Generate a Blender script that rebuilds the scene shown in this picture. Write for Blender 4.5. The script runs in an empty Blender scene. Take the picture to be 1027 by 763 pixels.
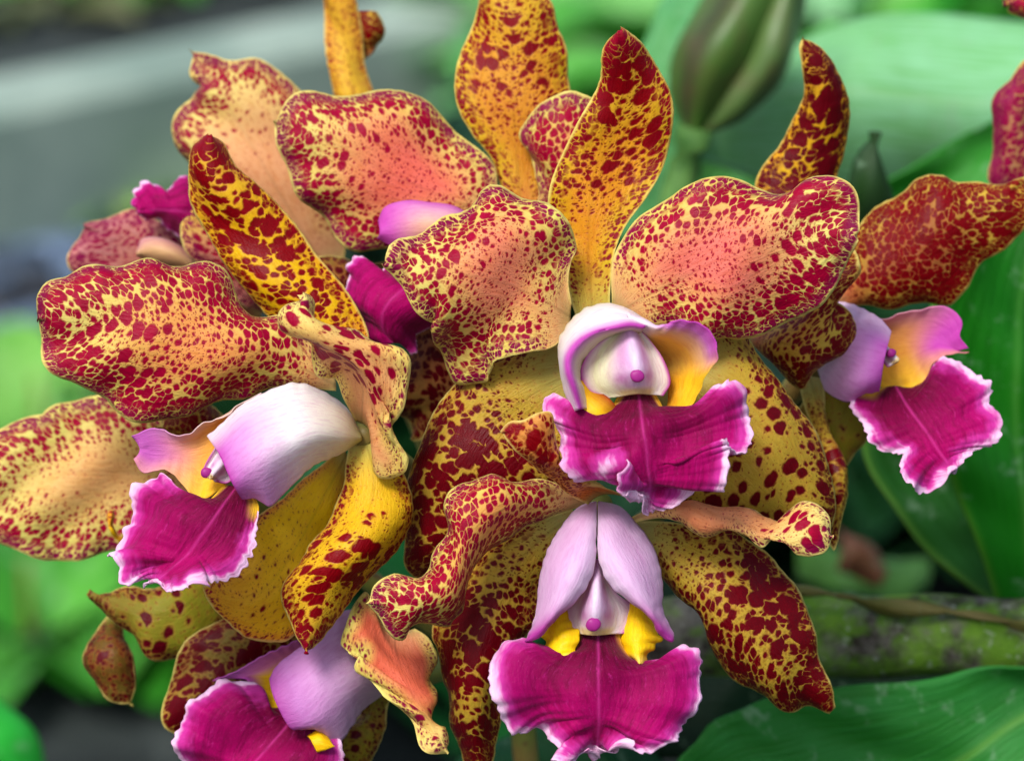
import bpy, math, random
import numpy as np
from mathutils import Vector
random.seed(7); rng = np.random.default_rng(11)
C = bpy.data.collections.new('orchids'); bpy.context.scene.collection.children.link(C)
sc = bpy.context.scene

# ------------------------------------------------------------------ camera frame (metres)
PITCH = math.radians(22); D = 0.74; WIDTH = 0.218
FOC = np.array([0, 0, 0.60])
FWD = np.array([0, math.cos(PITCH), -math.sin(PITCH)]); RIGHT = np.array([1., 0, 0]); UP = np.array([0, math.sin(PITCH), math.cos(PITCH)])
CAM = FOC - FWD * D
def at(x, y, h):
    """pixel of the photograph + height (cm, towards the viewer from the focus plane) -> world point"""
    x = np.asarray(x, float); y = np.asarray(y, float); h = np.asarray(h, float)
    k = WIDTH / D / 1027
    d = D - h * 0.01
    dirv = FWD + ((x - 513.5) * k)[..., None] * RIGHT - ((y - 381.5) * k)[..., None] * UP
    return CAM + d[..., None] * dirv
def on_ground(x, y, z=0.0):
    k = WIDTH / D / 1027
    dv = FWD + (x - 513.5) * k * RIGHT - (y - 381.5) * k * UP
    return CAM + dv * ((z - CAM[2]) / dv[2])

# ------------------------------------------------------------------ small maths
def lin(c):
    c = np.asarray(c, float) / 255
    return np.where(c <= 0.04045, c / 12.92, ((c + 0.055) / 1.055) ** 2.4)
def sm(x, a, b):
    t = np.clip((x - a) / (b - a), 0, 1); return t * t * (3 - 2 * t)
def mix(a, b, f):
    return a + (b - a) * np.asarray(f)[..., None]
def catmull(P, n, closed=False):
    P = np.asarray(P, float)
    if len(P) == 2: return P[0] + (P[1] - P[0]) * np.linspace(0, 1, n)[:, None]
    Q = np.vstack([2 * P[0] - P[1], P, 2 * P[-1] - P[-2]])
    out = []
    for i in range(len(P) - 1):
        p0, p1, p2, p3 = Q[i:i + 4]
        a = 0.5
        t0 = 0; t1 = t0 + max(np.linalg.norm(p1 - p0), 1e-6) ** a; t2 = t1 + max(np.linalg.norm(p2 - p1), 1e-6) ** a; t3 = t2 + max(np.linalg.norm(p3 - p2), 1e-6) ** a
        t = np.linspace(t1, t2, 16, endpoint=False)[:, None]
        A1 = (t1 - t) / (t1 - t0) * p0 + (t - t0) / (t1 - t0) * p1
        A2 = (t2 - t) / (t2 - t1) * p1 + (t - t1) / (t2 - t1) * p2
        A3 = (t3 - t) / (t3 - t2) * p2 + (t - t2) / (t3 - t2) * p3
        B1 = (t2 - t) / (t2 - t0) * A1 + (t - t0) / (t2 - t0) * A2
        B2 = (t3 - t) / (t3 - t1) * A2 + (t - t1) / (t3 - t1) * A3
        out.append((t2 - t) / (t2 - t1) * B1 + (t - t1) / (t2 - t1) * B2)
    out.append(P[-1:]); out = np.vstack(out)
    s = np.concatenate([[0], np.cumsum(np.linalg.norm(np.diff(out, axis=0), axis=1))])
    q = np.linspace(0, s[-1], n)
    return np.stack([np.interp(q, s, out[:, k]) for k in range(out.shape[1])], 1)
def prof(hs, n):
    hs = [hs] if np.isscalar(hs) else list(hs)
    if len(hs) == 1: return np.full(n, float(hs[0]))
    x = np.linspace(0, 1, len(hs)); P = np.stack([x, np.array(hs, float)], 1)
    if len(hs) == 2: return np.interp(np.linspace(0, 1, n), x, hs)
    d = catmull(P, n * 4); return np.interp(np.linspace(0, 1, n), d[:, 0], d[:, 1])

class Sheet: pass
def loft(curves, n=72, m=45, ruffle=0.0, freq=0.9, seed=0, fringe=0.0, edge_lo=True, edge_hi=True, tip_edge=False, rw=0.45, fine=0.0, lump=0.05):
    """curves: list of (xy points, heights) running base->tip, side by side across the blade"""
    K = np.array([np.column_stack([catmull(c[0], n), prof(c[1], n)]) for c in curves])
    v = np.linspace(0, 1, m); k = len(curves)
    if k == 2: G = K[0][:, None] * (1 - v)[None, :, None] + K[1][:, None] * v[None, :, None]
    elif k == 3:
        a = (2 * (v - .5) * (v - 1)); b = -4 * v * (v - 1); c = 2 * v * (v - .5)
        G = K[0][:, None] * a[None, :, None] + K[1][:, None] * b[None, :, None] + K[2][:, None] * c[None, :, None]
    else:
        Q = np.concatenate([2 * K[:1] - K[1:2], K, 2 * K[-1:] - K[-2:-1]])
        G = np.zeros((n, m, 3))
        for j, vv in enumerate(v):
            f = vv * (k - 1); i = min(int(f), k - 2); t = f - i
            p0, p1, p2, p3 = Q[i], Q[i + 1], Q[i + 2], Q[i + 3]
            G[:, j] = .5 * (2 * p1 + (p2 - p0) * t + (2 * p0 - 5 * p1 + 4 * p2 - p3) * t * t + (3 * p1 - p0 - 3 * p2 + p3) * t ** 3)
    W = at(G[..., 0], G[..., 1], G[..., 2])
    S = Sheet(); r = np.random.default_rng(seed + 100)
    S.t = np.repeat(np.linspace(0, 1, n)[:, None], m, 1); S.u = np.repeat((v * 2 - 1)[None], n, 0)
    mid = W[:, m // 2]
    S.s = np.repeat((np.concatenate([[0], np.cumsum(np.linalg.norm(np.diff(mid, axis=0), axis=1))]) * 100)[:, None], m, 1)
    dw = np.concatenate([np.zeros((n, 1)), np.cumsum(np.linalg.norm(np.diff(W, axis=1), axis=2), axis=1)], 1) * 100
    S.w = dw - dw[:, m // 2:m // 2 + 1]
    S.wmax = np.abs(S.w).max()
    bd = []
    if edge_lo: bd.append(W[:, 0])
    if edge_hi: bd.append(W[:, -1])
    if tip_edge: bd.append(W[-1])
    if bd:
        B = np.vstack(bd); flat = W.reshape(-1, 3)
        S.ed = (np.sqrt(((flat[:, None, :] - B[None]) ** 2).sum(2)).min(1) * 100).reshape(n, m)
    else: S.ed = np.full((n, m), 9.0)
    def normals(W):
        a = np.gradient(W, axis=0); b = np.gradient(W, axis=1)
        N = np.cross(a, b); L = np.linalg.norm(N, axis=2, keepdims=True)
        bad = L[..., 0] < 1e-12
        N = N / np.maximum(L, 1e-12)
        if bad.any(): N[bad] = -FWD
        return N
    N = normals(W)
    if (N * FWD).sum(2).mean() > 0: N = -N; S.flip = True
    else: S.flip = False
    # ruffles: waves that run along each margin and die out inwards, plus broad lumps
    if ruffle or fringe or lump or fine:
        we = np.exp(-(S.ed / rw) ** 1.3)
        fade = sm(S.t, 0.08, 0.3)
        off = np.zeros((n, m)); inn = np.zeros((n, m))
        for side, cond in ((0, S.u < 0), (1, S.u >= 0)):
            e = W[:, 0] if side == 0 else W[:, -1]
            s = np.concatenate([[0], np.cumsum(np.linalg.norm(np.diff(e, axis=0), axis=1))]) * 100
            q = np.zeros(n); f2 = np.zeros(n); f3 = np.zeros(n)
            for _ in range(3):
                f = freq * r.uniform(.6, 1.5); q += np.sin(2 * math.pi * f * s + r.uniform(0, 6.28)) * r.uniform(.5, 1)
            for _ in range(5):
                f = r.uniform(2.2, 6.5); f2 += np.sin(2 * math.pi * f * s + r.uniform(0, 6.28)) * np.clip(np.sin(2 * math.pi * f * .13 * s + r.uniform(0, 6.28)) + .3, 0, 1) * .9
            for _ in range(3):
                f = r.uniform(1.6, 4.2); f3 += np.sin(2 * math.pi * f * s + r.uniform(0, 6.28)) * .5
            off += np.where(cond, (ruffle * q * .55 + fine * f3)[:, None], 0); inn += np.where(cond, (fringe * f2)[:, None], 0)
        mid_fade = sm(np.abs(S.u), 0.0, 0.35)
        disp = off * we * fade * mid_fade
        for _ in range(5):
            fx, fy = r.uniform(.15, .5), r.uniform(.15, .6)
            disp += lump * .5 * np.sin(2 * math.pi * (fx * S.s + fy * S.w) + r.uniform(0, 6.28)) * fade
        W = W + N * disp[..., None] * 0.01
        if fringe:
            tang = np.gradient(W, axis=1); tang /= np.maximum(np.linalg.norm(tang, axis=2, keepdims=True), 1e-9)
            W = W + tang * (np.sign(S.u) * inn * np.exp(-(S.ed / .14)) * fade)[..., None] * 0.01
        N = normals(W); N = -N if S.flip else N
    S.W = W; S.N = N; S.n = n; S.m = m
    return S

def sheet_mesh(name, S, mat, parent, base_loc, col, sS=None, sL=None, th=0.055, fr=0.0, grain=1.0, purple=0.0, el=0.75, label=None, back=None):
    n, m = S.n, S.m
    thick = (0.35 + 0.65 * sm(S.ed, 0, 0.3)) * th * 0.01 * .5
    top = S.W + S.N * thick[..., None]; bot = S.W - S.N * thick[..., None]
    V = np.concatenate([top.reshape(-1, 3), bot.reshape(-1, 3)]) - base_loc
    idx = np.arange(n * m).reshape(n, m); o = n * m
    a, b, c, d = idx[:-1, :-1].ravel(), idx[:-1, 1:].ravel(), idx[1:, 1:].ravel(), idx[1:, :-1].ravel()
    F1 = np.stack([a, d, c, b], 1) if S.flip else np.stack([a, b, c, d], 1)
    F2 = F1[:, ::-1] + o
    ring = np.concatenate([idx[0, :], idx[1:, -1], idx[-1, -2::-1], idx[-2:0:-1, 0]])
    r2 = np.roll(ring, -1)
    F3 = np.stack([ring, ring + o, r2 + o, r2], 1)
    if S.flip: F3 = F3[:, ::-1]
    F = np.concatenate([F1, F2, F3])
    me = bpy.data.meshes.new(name)
    me.vertices.add(len(V)); me.vertices.foreach_set('co', V.ravel())
    me.loops.add(F.size); me.loops.foreach_set('vertex_index', F.ravel())
    me.polygons.add(len(F)); me.polygons.foreach_set('loop_start', np.arange(0, F.size, 4)); me.polygons.foreach_set('loop_total', np.full(len(F), 4))
    me.polygons.foreach_set('use_smooth', np.ones(len(F), bool))
    me.update(calc_edges=True); me.validate()
    z = np.zeros((n, m))
    col = np.broadcast_to(col, (n, m, 3))
    rgba = np.concatenate([col, np.ones((n, m, 1))], 2).reshape(-1, 4)
    rgb2 = rgba if back is None else np.concatenate([np.broadcast_to(back, (n, m, 3)), np.ones((n, m, 1))], 2).reshape(-1, 4)
    def put(nm, ty, key, arr):
        at_ = me.attributes.new(nm, ty, 'POINT'); at_.data.foreach_set(key, np.ascontiguousarray(arr, dtype=np.float32).ravel())
    put('base', 'FLOAT_COLOR', 'color', np.concatenate([rgba, rgb2]))
    off = rng.uniform(0, 90, 3)
    pc = np.stack([S.s - .18 * np.abs(S.w), S.w * el, z], 2).reshape(-1, 3) * grain + off
    put('pc', 'FLOAT_VECTOR', 'vector', np.concatenate([pc, pc]))
    vc = np.stack([S.s * .35, S.u * S.wmax, z], 2).reshape(-1, 3) + off
    put('vc', 'FLOAT_VECTOR', 'vector', np.concatenate([vc, vc]))
    def f(nm, arr, backscale=1.0):
        arr = z + (0 if arr is None else arr)
        put(nm, 'FLOAT', 'value', np.concatenate([arr.ravel(), arr.ravel() * backscale]))
    f('sS', sS, .8); f('sL', sL, .8); f('ed', S.ed); f('fr', fr); f('purple', purple)
    ob = bpy.data.objects.new(name, me); C.objects.link(ob); me.materials.append(mat)
    if parent is not None: ob.parent = parent
    if label: ob['label'] = label
    return ob

# ------------------------------------------------------------------ materials
class NT:
    def __init__(self, name):
        self.m = bpy.data.materials.new(name); self.m.use_nodes = True
        self.t = self.m.node_tree; self.t.nodes.clear()
        self.out = self.t.nodes.new('ShaderNodeOutputMaterial')
    def n(self, ty, **kw):
        nd = self.t.nodes.new(ty)
        for k, v in kw.items(): setattr(nd, k, v)
        return nd
    def l(self, a, b): self.t.links.new(a, b)
    def setin(self, sock, v):
        if hasattr(v, 'is_linked') or isinstance(v, bpy.types.NodeSocket): self.l(v, sock)
        else: sock.default_value = v
    def math(self, op, a, b=0.0, c=0.0, clamp=False):
        nd = self.n('ShaderNodeMath', operation=op); nd.use_clamp = clamp
        self.setin(nd.inputs[0], a); self.setin(nd.inputs[1], b)
        if op in ('MULTIPLY_ADD',): self.setin(nd.inputs[2], c)
        return nd.outputs[0]
    def mixc(self, f, a, b, blend='MIX'):
        nd = self.n('ShaderNodeMix', data_type='RGBA', blend_type=blend)
        self.setin(nd.inputs[0], f)
        for s, v in ((nd.inputs[6], a), (nd.inputs[7], b)):
            if isinstance(v, bpy.types.NodeSocket): self.l(v, s)
            else: s.default_value = (*[float(q) for q in v], 1)
        return nd.outputs[2]
    def attr(self, nm, o='Fac'):
        return self.n('ShaderNodeAttribute', attribute_name=nm).outputs[o]
    def noise(self, vec, scale, detail=3, rough=.55, out='Fac'):
        nd = self.n('ShaderNodeTexNoise'); nd.inputs['Scale'].default_value = scale; nd.inputs['Detail'].default_value = detail; nd.inputs['Roughness'].default_value = rough
        if vec is not None: self.l(vec, nd.inputs['Vector'])
        return nd.outputs[out]
    def smooth(self, x, a, b):
        nd = self.n('ShaderNodeMapRange', interpolation_type='SMOOTHSTEP')
        self.setin(nd.inputs[0], x); self.setin(nd.inputs[1], a); self.setin(nd.inputs[2], b)
        return nd.outputs[0]
    def vadd(self, a, b, s=None):
        x = b
        if s is not None:
            sc_ = self.n('ShaderNodeVectorMath', operation='SCALE'); self.l(b, sc_.inputs[0]); sc_.inputs[3].default_value = s; x = sc_.outputs[0]
        nd = self.n('ShaderNodeVectorMath', operation='ADD'); self.l(a, nd.inputs[0]); self.l(x, nd.inputs[1]); return nd.outputs[0]
    def bump(self, h, strength, dist):
        nd = self.n('ShaderNodeBump'); nd.inputs['Strength'].default_value = strength; nd.inputs['Distance'].default_value = dist; self.l(h, nd.inputs['Height']); return nd.outputs[0]
    def finish(self, col, rough=.5, spec=.4, normal=None, translucent=0.0, tcol=None, sheen=0.0, coat=0.0):
        p = self.n('ShaderNodeBsdfPrincipled')
        self.setin(p.inputs['Base Color'], col if isinstance(col, bpy.types.NodeSocket) else (*[float(q) for q in col], 1))
        self.setin(p.inputs['Roughness'], rough); p.inputs['Specular IOR Level'].default_value = spec
        if sheen: p.inputs['Sheen Weight'].default_value = sheen
        if coat: p.inputs['Coat Weight'].default_value = coat
        if normal is not None: self.l(normal, p.inputs['Normal'])
        sh = p.outputs[0]
        if translucent:
            tr = self.n('ShaderNodeBsdfTranslucent'); self.l(tcol or col, tr.inputs['Color'])
            if normal is not None: self.l(normal, tr.inputs['Normal'])
            mx = self.n('ShaderNodeMixShader'); mx.inputs[0].default_value = translucent
            self.l(sh, mx.inputs[1]); self.l(tr.outputs[0], mx.inputs[2]); sh = mx.outputs[0]
        self.l(sh, self.out.inputs['Surface']); return self.m

def petal_material():
    N = NT('spotted_petal')
    base = N.attr('base', 'Color'); pc = N.attr('pc', 'Vector'); vc = N.attr('vc', 'Vector')
    ed = N.attr('ed'); sS = N.attr('sS'); sL = N.attr('sL'); pu = N.attr('purple')
    wob = N.n('ShaderNodeTexNoise'); wob.inputs['Scale'].default_value = 5.5; wob.inputs['Detail'].default_value = 2; wob.inputs['Roughness'].default_value = .5
    N.l(pc, wob.inputs['Vector'])
    cen = N.n('ShaderNodeVectorMath', operation='SUBTRACT'); N.l(wob.outputs['Color'], cen.inputs[0]); cen.inputs[1].default_value = (.5, .5, .5)
    wp = N.vadd(pc, cen.outputs[0], 0.15)
    clump = N.noise(pc, 0.9, 2)
    def layer(scale, dens, seed, lo, hi, soft, amt, net=True, rnd=1.0):
        sh = N.n('ShaderNodeVectorMath', operation='ADD'); N.l(wp, sh.inputs[0]); sh.inputs[1].default_value = (seed, seed * 1.7, 0)
        vo = N.n('ShaderNodeTexVoronoi', voronoi_dimensions='2D', feature='F1'); vo.inputs['Scale'].default_value = scale; vo.inputs['Randomness'].default_value = rnd
        N.l(sh.outputs[0], vo.inputs['Vector'])
        sep = N.n('ShaderNodeSeparateColor'); N.l(vo.outputs['Color'], sep.inputs[0])
        thr = N.math('MULTIPLY_ADD', sep.outputs[0], hi, lo)
        thr = N.math('MULTIPLY', thr, dens)
        thr = N.math('MULTIPLY', thr, N.math('MULTIPLY_ADD', clump, amt, 1 - amt * .5))
        df = N.math('SUBTRACT', thr, vo.outputs['Distance'])
        msk = N.smooth(df, -soft, soft); halo = N.smooth(df, -.26, .04)
        if not net: return msk, sep.outputs[2], halo
        de = N.n('ShaderNodeTexVoronoi', voronoi_dimensions='2D', feature='DISTANCE_TO_EDGE'); de.inputs['Scale'].default_value = scale
        N.l(sh.outputs[0], de.inputs['Vector'])
        gap = N.math('MULTIPLY_ADD', sep.outputs[1], .17, -.14)      # some neighbours fuse, most keep a thin yellow net
        return N.math('MULTIPLY', msk, N.smooth(de.outputs['Distance'], gap, N.math('ADD', gap, .12))), sep.outputs[2], halo
    big, bigc, bigh = layer(2.7, sL, 0.0, .06, .34, .07, .6, net=False)
    mid, midc, midh = layer(5.6, sS, 13.0, .30, .34, .11, .45)
    rimd, rimc, rimh = layer(9.0, N.math('MULTIPLY', sS, .95), 27.0, .30, .34, .14, .45)
    atrim = N.math('SUBTRACT', 1.0, N.smooth(N.math('ADD', ed, N.math('MULTIPLY', clump, .3)), .28, .62))   # finer dots towards the margin
    mid = N.math('ADD', N.math('MULTIPLY', mid, N.math('SUBTRACT', 1.0, atrim)), N.math('MULTIPLY', rimd, atrim))
    tiny, tinyc, tinyh = layer(12.0, sS, 41.0, .14, .40, .12, .7, net=False)
    tiny = N.math('MULTIPLY', tiny, N.math('SUBTRACT', 1.0, N.smooth(sS, .55, 1.0)))
    spots = N.math('MAXIMUM', N.math('MAXIMUM', big, mid), N.math('MULTIPLY', tiny, .85))
    mg = N.smooth(N.math('ADD', ed, N.math('MULTIPLY', N.noise(pc, 3.5, 3), .13)), .07, .15)
    spots = N.math('MULTIPLY', spots, mg)
    cell0 = N.noise(pc, 16.0, 2)
    vein = N.noise(vc, 11.0, 3, .6)
    var = N.noise(pc, 2.2, 3)
    b2 = N.mixc(N.math('MULTIPLY', N.smooth(vein, .45, .72), .4), base, N.mixc(1.0, base, lin((225, 185, 140)), 'MULTIPLY'))
    b2 = N.mixc(N.math('MULTIPLY', N.smooth(var, .35, .7), .22), b2, N.mixc(1.0, base, lin((240, 222, 175)), 'MULTIPLY'))
    b2 = N.mixc(N.math('MULTIPLY', N.math('SUBTRACT', 1.0, mg), .65), b2, lin((226, 208, 118)))
    nz = N.noise(pc, 4.0, 2)
    red = N.mixc(nz, lin((112, 0, 4)), lin((140, 0, 10)))
    crim = N.mixc(nz, lin((140, 0, 38)), lin((174, 0, 52)))
    prp = N.mixc(nz, lin((122, 4, 52)), lin((150, 20, 80)))
    sp = N.mixc(N.smooth(pu, 0.0, .45), red, crim)
    sp = N.mixc(N.smooth(pu, .55, 1.0), sp, prp)
    sp = N.mixc(N.smooth(N.math('MULTIPLY', pu, -1.0), .0, 1.0), sp, N.mixc(nz, lin((66, 0, 12)), lin((92, 2, 22))))
    sp = N.mixc(N.math('MULTIPLY', N.math('MAXIMUM', midc, bigc), .35), sp, N.mixc(1.0, sp, lin((170, 170, 170)), 'MULTIPLY'))
    halo = N.math('MULTIPLY', N.math('MAXIMUM', midh, bigh), .15)                 # red flush between crowded dots
    b2 = N.mixc(N.math('MULTIPLY', halo, mg), b2, lin((222, 104, 62)))
    col = N.mixc(spots, b2, sp)
    cell = N.noise(pc, 34.0, 2, .6)
    h = N.math('ADD', N.math('MULTIPLY', vein, .8), N.math('ADD', N.math('MULTIPLY', cell, .22), N.math('MULTIPLY', spots, .25)))
    nrm = N.bump(h, .5, .0007)
    rough = N.math('MULTIPLY_ADD', cell, .3, .2)
    return N.finish(col, rough, .11, nrm, .12, None, 0.0)
def lip_material():
    N = NT('velvet_lip')
    base = N.attr('base', 'Color'); pc = N.attr('pc', 'Vector'); vc = N.attr('vc', 'Vector'); ed = N.attr('ed'); fr = N.attr('fr')
    vein = N.noise(vc, 5.0, 4, .6); fleck = N.noise(pc, 30.0, 3, .75); blot = N.noise(pc, 3.5, 3)
    b = N.mixc(N.math('MULTIPLY', N.smooth(vein, .45, .8), .45), base, N.mixc(1.0, base, lin((190, 130, 175)), 'MULTIPLY'))
    b = N.mixc(N.math('MULTIPLY', N.smooth(fleck, .6, .78), .16), b, lin((240, 130, 200)))
    b = N.mixc(N.math('MULTIPLY', N.smooth(N.noise(vc, 5.5, 5, .75), .45, .66), .5), b, N.mixc(1.0, b, lin((168, 120, 150)), 'MULTIPLY'))
    b = N.mixc(N.math('MULTIPLY', N.smooth(N.noise(vc, 8.0, 5, .8), .55, .72), .35), b, lin((214, 50, 150)))
    e = N.math('ADD', ed, N.math('MULTIPLY', N.math('SUBTRACT', blot, .5), .42))
    e = N.math('ADD', e, N.math('MULTIPLY', N.math('SUBTRACT', vein, .5), .30))
    q = N.math('DIVIDE', e, N.math('ADD', fr, .001))
    pink = N.math('SUBTRACT', 1.0, N.smooth(q, .35, 1.7)); white = N.math('SUBTRACT', 1.0, N.smooth(q, .0, .75))
    on = N.math('GREATER_THAN', fr, .005)
    b = N.mixc(N.math('MULTIPLY', N.math('MULTIPLY', pink, on), .75), b, lin((208, 62, 165)))
    b = N.mixc(N.math('MULTIPLY', N.math('MULTIPLY', white, on), .85), b, lin((246, 208, 236)))
    h = N.math('ADD', N.math('MULTIPLY', vein, 1.0), N.math('MULTIPLY', fleck, .22))
    return N.finish(b, .5, .05, N.bump(h, .6, .0008), .10, None, .05)
def hood_material():
    N = NT('waxy_hood')
    base = N.attr('base', 'Color'); pc = N.attr('pc', 'Vector'); vc = N.attr('vc', 'Vector')
    vein = N.noise(vc, 9.0, 4, .65); fleck = N.noise(pc, 40.0, 2, .6)
    b = N.mixc(N.math('MULTIPLY', N.smooth(vein, .42, .72), .5), base, N.mixc(1.0, base, lin((234, 200, 228)), 'MULTIPLY'))
    h = N.math('ADD', N.math('MULTIPLY', vein, .5), N.math('MULTIPLY', fleck, .2))
    return N.finish(b, .4, .2, N.bump(h, .6, .0007), .2)
def leaf_material():
    N = NT('green_leaf')
    base = N.attr('base', 'Color'); pc = N.attr('pc', 'Vector'); vc = N.attr('vc', 'Vector')
    vcs = N.n('ShaderNodeVectorMath', operation='MULTIPLY'); N.l(vc, vcs.inputs[0]); vcs.inputs[1].default_value = (.15, 1, 1)
    vein = N.noise(vcs.outputs[0], 7.0, 4, .65); big = N.noise(pc, .35, 3); dirt = N.noise(pc, 1.6, 4, .7)
    b = N.mixc(N.math('MULTIPLY', N.smooth(big, .35, .7), .5), base, N.mixc(1.0, base, lin((180, 205, 140)), 'MULTIPLY'))
    b = N.mixc(N.math('MULTIPLY', N.smooth(vein, .42, .66), .75), b, N.mixc(1.0, base, lin((180, 215, 140)), 'MULTIPLY'))
    b = N.mixc(N.math('MULTIPLY', N.smooth(dirt, .57, .72), .42), b, lin((150, 185, 150)))
    return N.finish(b, N.math('MULTIPLY_ADD', dirt, .3, .3), .22, N.bump(vein, .5, .0016), .2)
MP, ML, MH, MLEAF = petal_material(), lip_material(), hood_material(), leaf_material()

# ------------------------------------------------------------------ petal styles (pigment; lower sepals also hold painted shade)
ST = {
 'petal':   dict(base=(220, 156, 112), mid=(222, 104, 98), edge=(216, 208, 100), tip=(226, 214, 122), Sm=.40, Se=1.6, ew=1.45, SL=1.2, t0=.08, t1=.40, pu=.42, me=.95),
 'petalp':  dict(base=(220, 150, 116), mid=(222, 100, 104), edge=(212, 206, 100), tip=(220, 208, 116), Sm=.26, Se=1.65, ew=1.35, SL=.95, t0=.10, t1=.40, pu=.5, me=.95),
 'petald':  dict(base=(196, 84, 62), mid=(140, 40, 42), edge=(196, 172, 58), tip=(210, 182, 60), Sm=1.35, Se=1.8, ew=1.0, SL=1.2, t0=.0, t1=.3, pu=-.25, me=.8),
 'sepal':   dict(base=(180, 164, 74), mid=(214, 126, 30), edge=(202, 168, 22), tip=(206, 166, 50), Sm=.66, Se=1.25, ew=.65, SL=1.6, t0=.22, t1=.35, pu=.06, me=.75),
 'sepalr':  dict(base=(206, 110, 30), mid=(216, 174, 10), edge=(214, 162, 14), tip=(208, 160, 50), Sm=.95, Se=1.1, ew=.4, SL=1.7, t0=.0, t1=.15, pu=.04, me=.6),
 'sepalb':  dict(base=(168, 160, 84), mid=(186, 152, 54), edge=(180, 150, 46), tip=(186, 154, 48), Sm=.72, Se=1.4, ew=.8, SL=1.4, t0=.12, t1=.25, pu=-.55, me=.6),  # lower sepals: shade put into the darker ground and maroon spots
 'sepaly':  dict(base=(170, 140, 30), mid=(250, 210, 8), edge=(232, 150, 40), tip=(226, 160, 40), Sm=.14, Se=.7, ew=.35, SL=.4, t0=.15, t1=.4, pu=.1, me=.8),
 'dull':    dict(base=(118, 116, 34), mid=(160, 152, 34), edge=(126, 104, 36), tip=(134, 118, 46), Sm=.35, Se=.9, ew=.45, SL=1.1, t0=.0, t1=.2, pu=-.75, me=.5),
}
def petal_colours(S, st, over):
    q = dict(ST[st]); q.update(over)
    e = sm(S.ed, .04, q['ew'])
    c = mix(lin(q['edge']), lin(q['mid']), e * q['me'] * (1 - .6 * sm(S.t, .45, .9)))
    c = mix(c, lin(q['tip']), sm(S.t, .62, .98) * .8)
    c = mix(lin(q['base']), c, sm(S.t, .02, .24))
    c = mix(lin((188, 176, 104)), c, .35 + .65 * sm(S.t, .0, .10))
    rib = np.exp(-(S.w / .035) ** 2) * (1 - S.t) * .25
    c = c * (1 - rib[..., None])
    sS = sm(S.t, q['t0'], q['t0'] + .28) * (q['Se'] + (q['Sm'] - q['Se']) * e)
    eb = np.clip(1 - e, 0, 1) * sm(S.t, .05, .2) * q['Se'] * .9     # margins stay spotted further down
    sS = np.maximum(sS, eb * (1 if q['t0'] < .3 else .6))
    if st.startswith('sepal') and st != 'sepaly': sS = sS + .7 * sm(S.t, .80, .93)
    sL = sm(S.t, q['t1'], q['t1'] + .25) * q['SL'] * (.35 + .65 * sm(S.ed, .08, .35))
    pu = np.clip(q['pu'] + .45 * (1 - sm(S.ed, .1, .55)) * max(0, min(1, q['pu'] / .3)) + .15 * sm(S.t, .85, 1), -1, 1)
    return c, sS, sL, pu

def spots_petal(fl, name, st, L, M, R, hL, hM, hR, ruffle=.08, freq=.55, seed=0, n=84, m=51, el=.82, th=.036, lump=.05, rw=.5, label=None, fine=.008, **over):
    S = loft([(L, hL), (M, hM), (R, hR)], n=n, m=m, ruffle=ruffle * 1.55, freq=freq * 1.2, seed=seed, lump=lump * 1.5, rw=rw, fine=fine)
    c, sS, sL, pu = petal_colours(S, st, over)
    return sheet_mesh(name, S, MP, fl.root, fl.loc, c, sS, sL, th=th, purple=pu, el=el, label=label, grain=over.get('grain', 1.22 if st.startswith('petal') else 1.0))

class Flower:
    def __init__(self, x, y, h, label, name='orchid_flower', cat='orchid flower'):
        self.loc = at(x, y, h); self.px = (x, y, h)
        o = bpy.data.objects.new(name, None); C.objects.link(o); o.location = self.loc; o.empty_display_size = .01
        o['label'] = label; o['category'] = cat; o['group'] = 'spotted orchid flowers in the cluster'
        self.root = o
    def pedicel(self, pts, r=(.32, .28, .22), col=(130, 140, 60)):
        P = [at(*p) for p in pts]
        return tube('pedicel', P, r, MP if False else MSTEM, self.root, self.loc)

def tube(name, P, radii, mat, parent, loc, seg=14, n=36, wob=0.0, colour=None):
    P = catmull(np.array(P), n); r = prof(list(radii), n) * .01
    T = np.gradient(P, axis=0); T /= np.linalg.norm(T, axis=1, keepdims=True)
    ref = np.array([0.3, 0.2, .9]); A = np.cross(T, ref); A /= np.linalg.norm(A, axis=1, keepdims=True); B = np.cross(T, A)
    ang = np.linspace(0, 2 * math.pi, seg, endpoint=False)
    rr = r[:, None] * (1 + wob * np.sin(3 * ang[None] + np.arange(n)[:, None] * .5))
    V = P[:, None] + rr[..., None] * (np.cos(ang)[None, :, None] * A[:, None] + np.sin(ang)[None, :, None] * B[:, None])
    V = V.reshape(-1, 3) - loc; F = []
    for i in range(n - 1):
        for j in range(seg): F.append((i * seg + j, i * seg + (j + 1) % seg, (i + 1) * seg + (j + 1) % seg, (i + 1) * seg + j))
    F.append(tuple(range(seg - 1, -1, -1))); F.append(tuple(range((n - 1) * seg, n * seg)))
    me = bpy.data.meshes.new(name); me.from_pydata([tuple(v) for v in V], [], F); me.materials.append(mat)
    for p in me.polygons: p.use_smooth = True
    ob = bpy.data.objects.new(name, me); C.objects.link(ob)
    if parent is not None: ob.parent = parent
    return ob
def simple(name, c1, c2, scale, rough=.7, bump=.003):
    N = NT(name); tc = N.n('ShaderNodeTexCoord').outputs['Object']
    a = N.noise(tc, scale, 5, .65)
    return N.finish(N.mixc(N.smooth(a, .3, .7), lin(c1), lin(c2)), rough, .3, N.bump(a, .5, bump))
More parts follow.
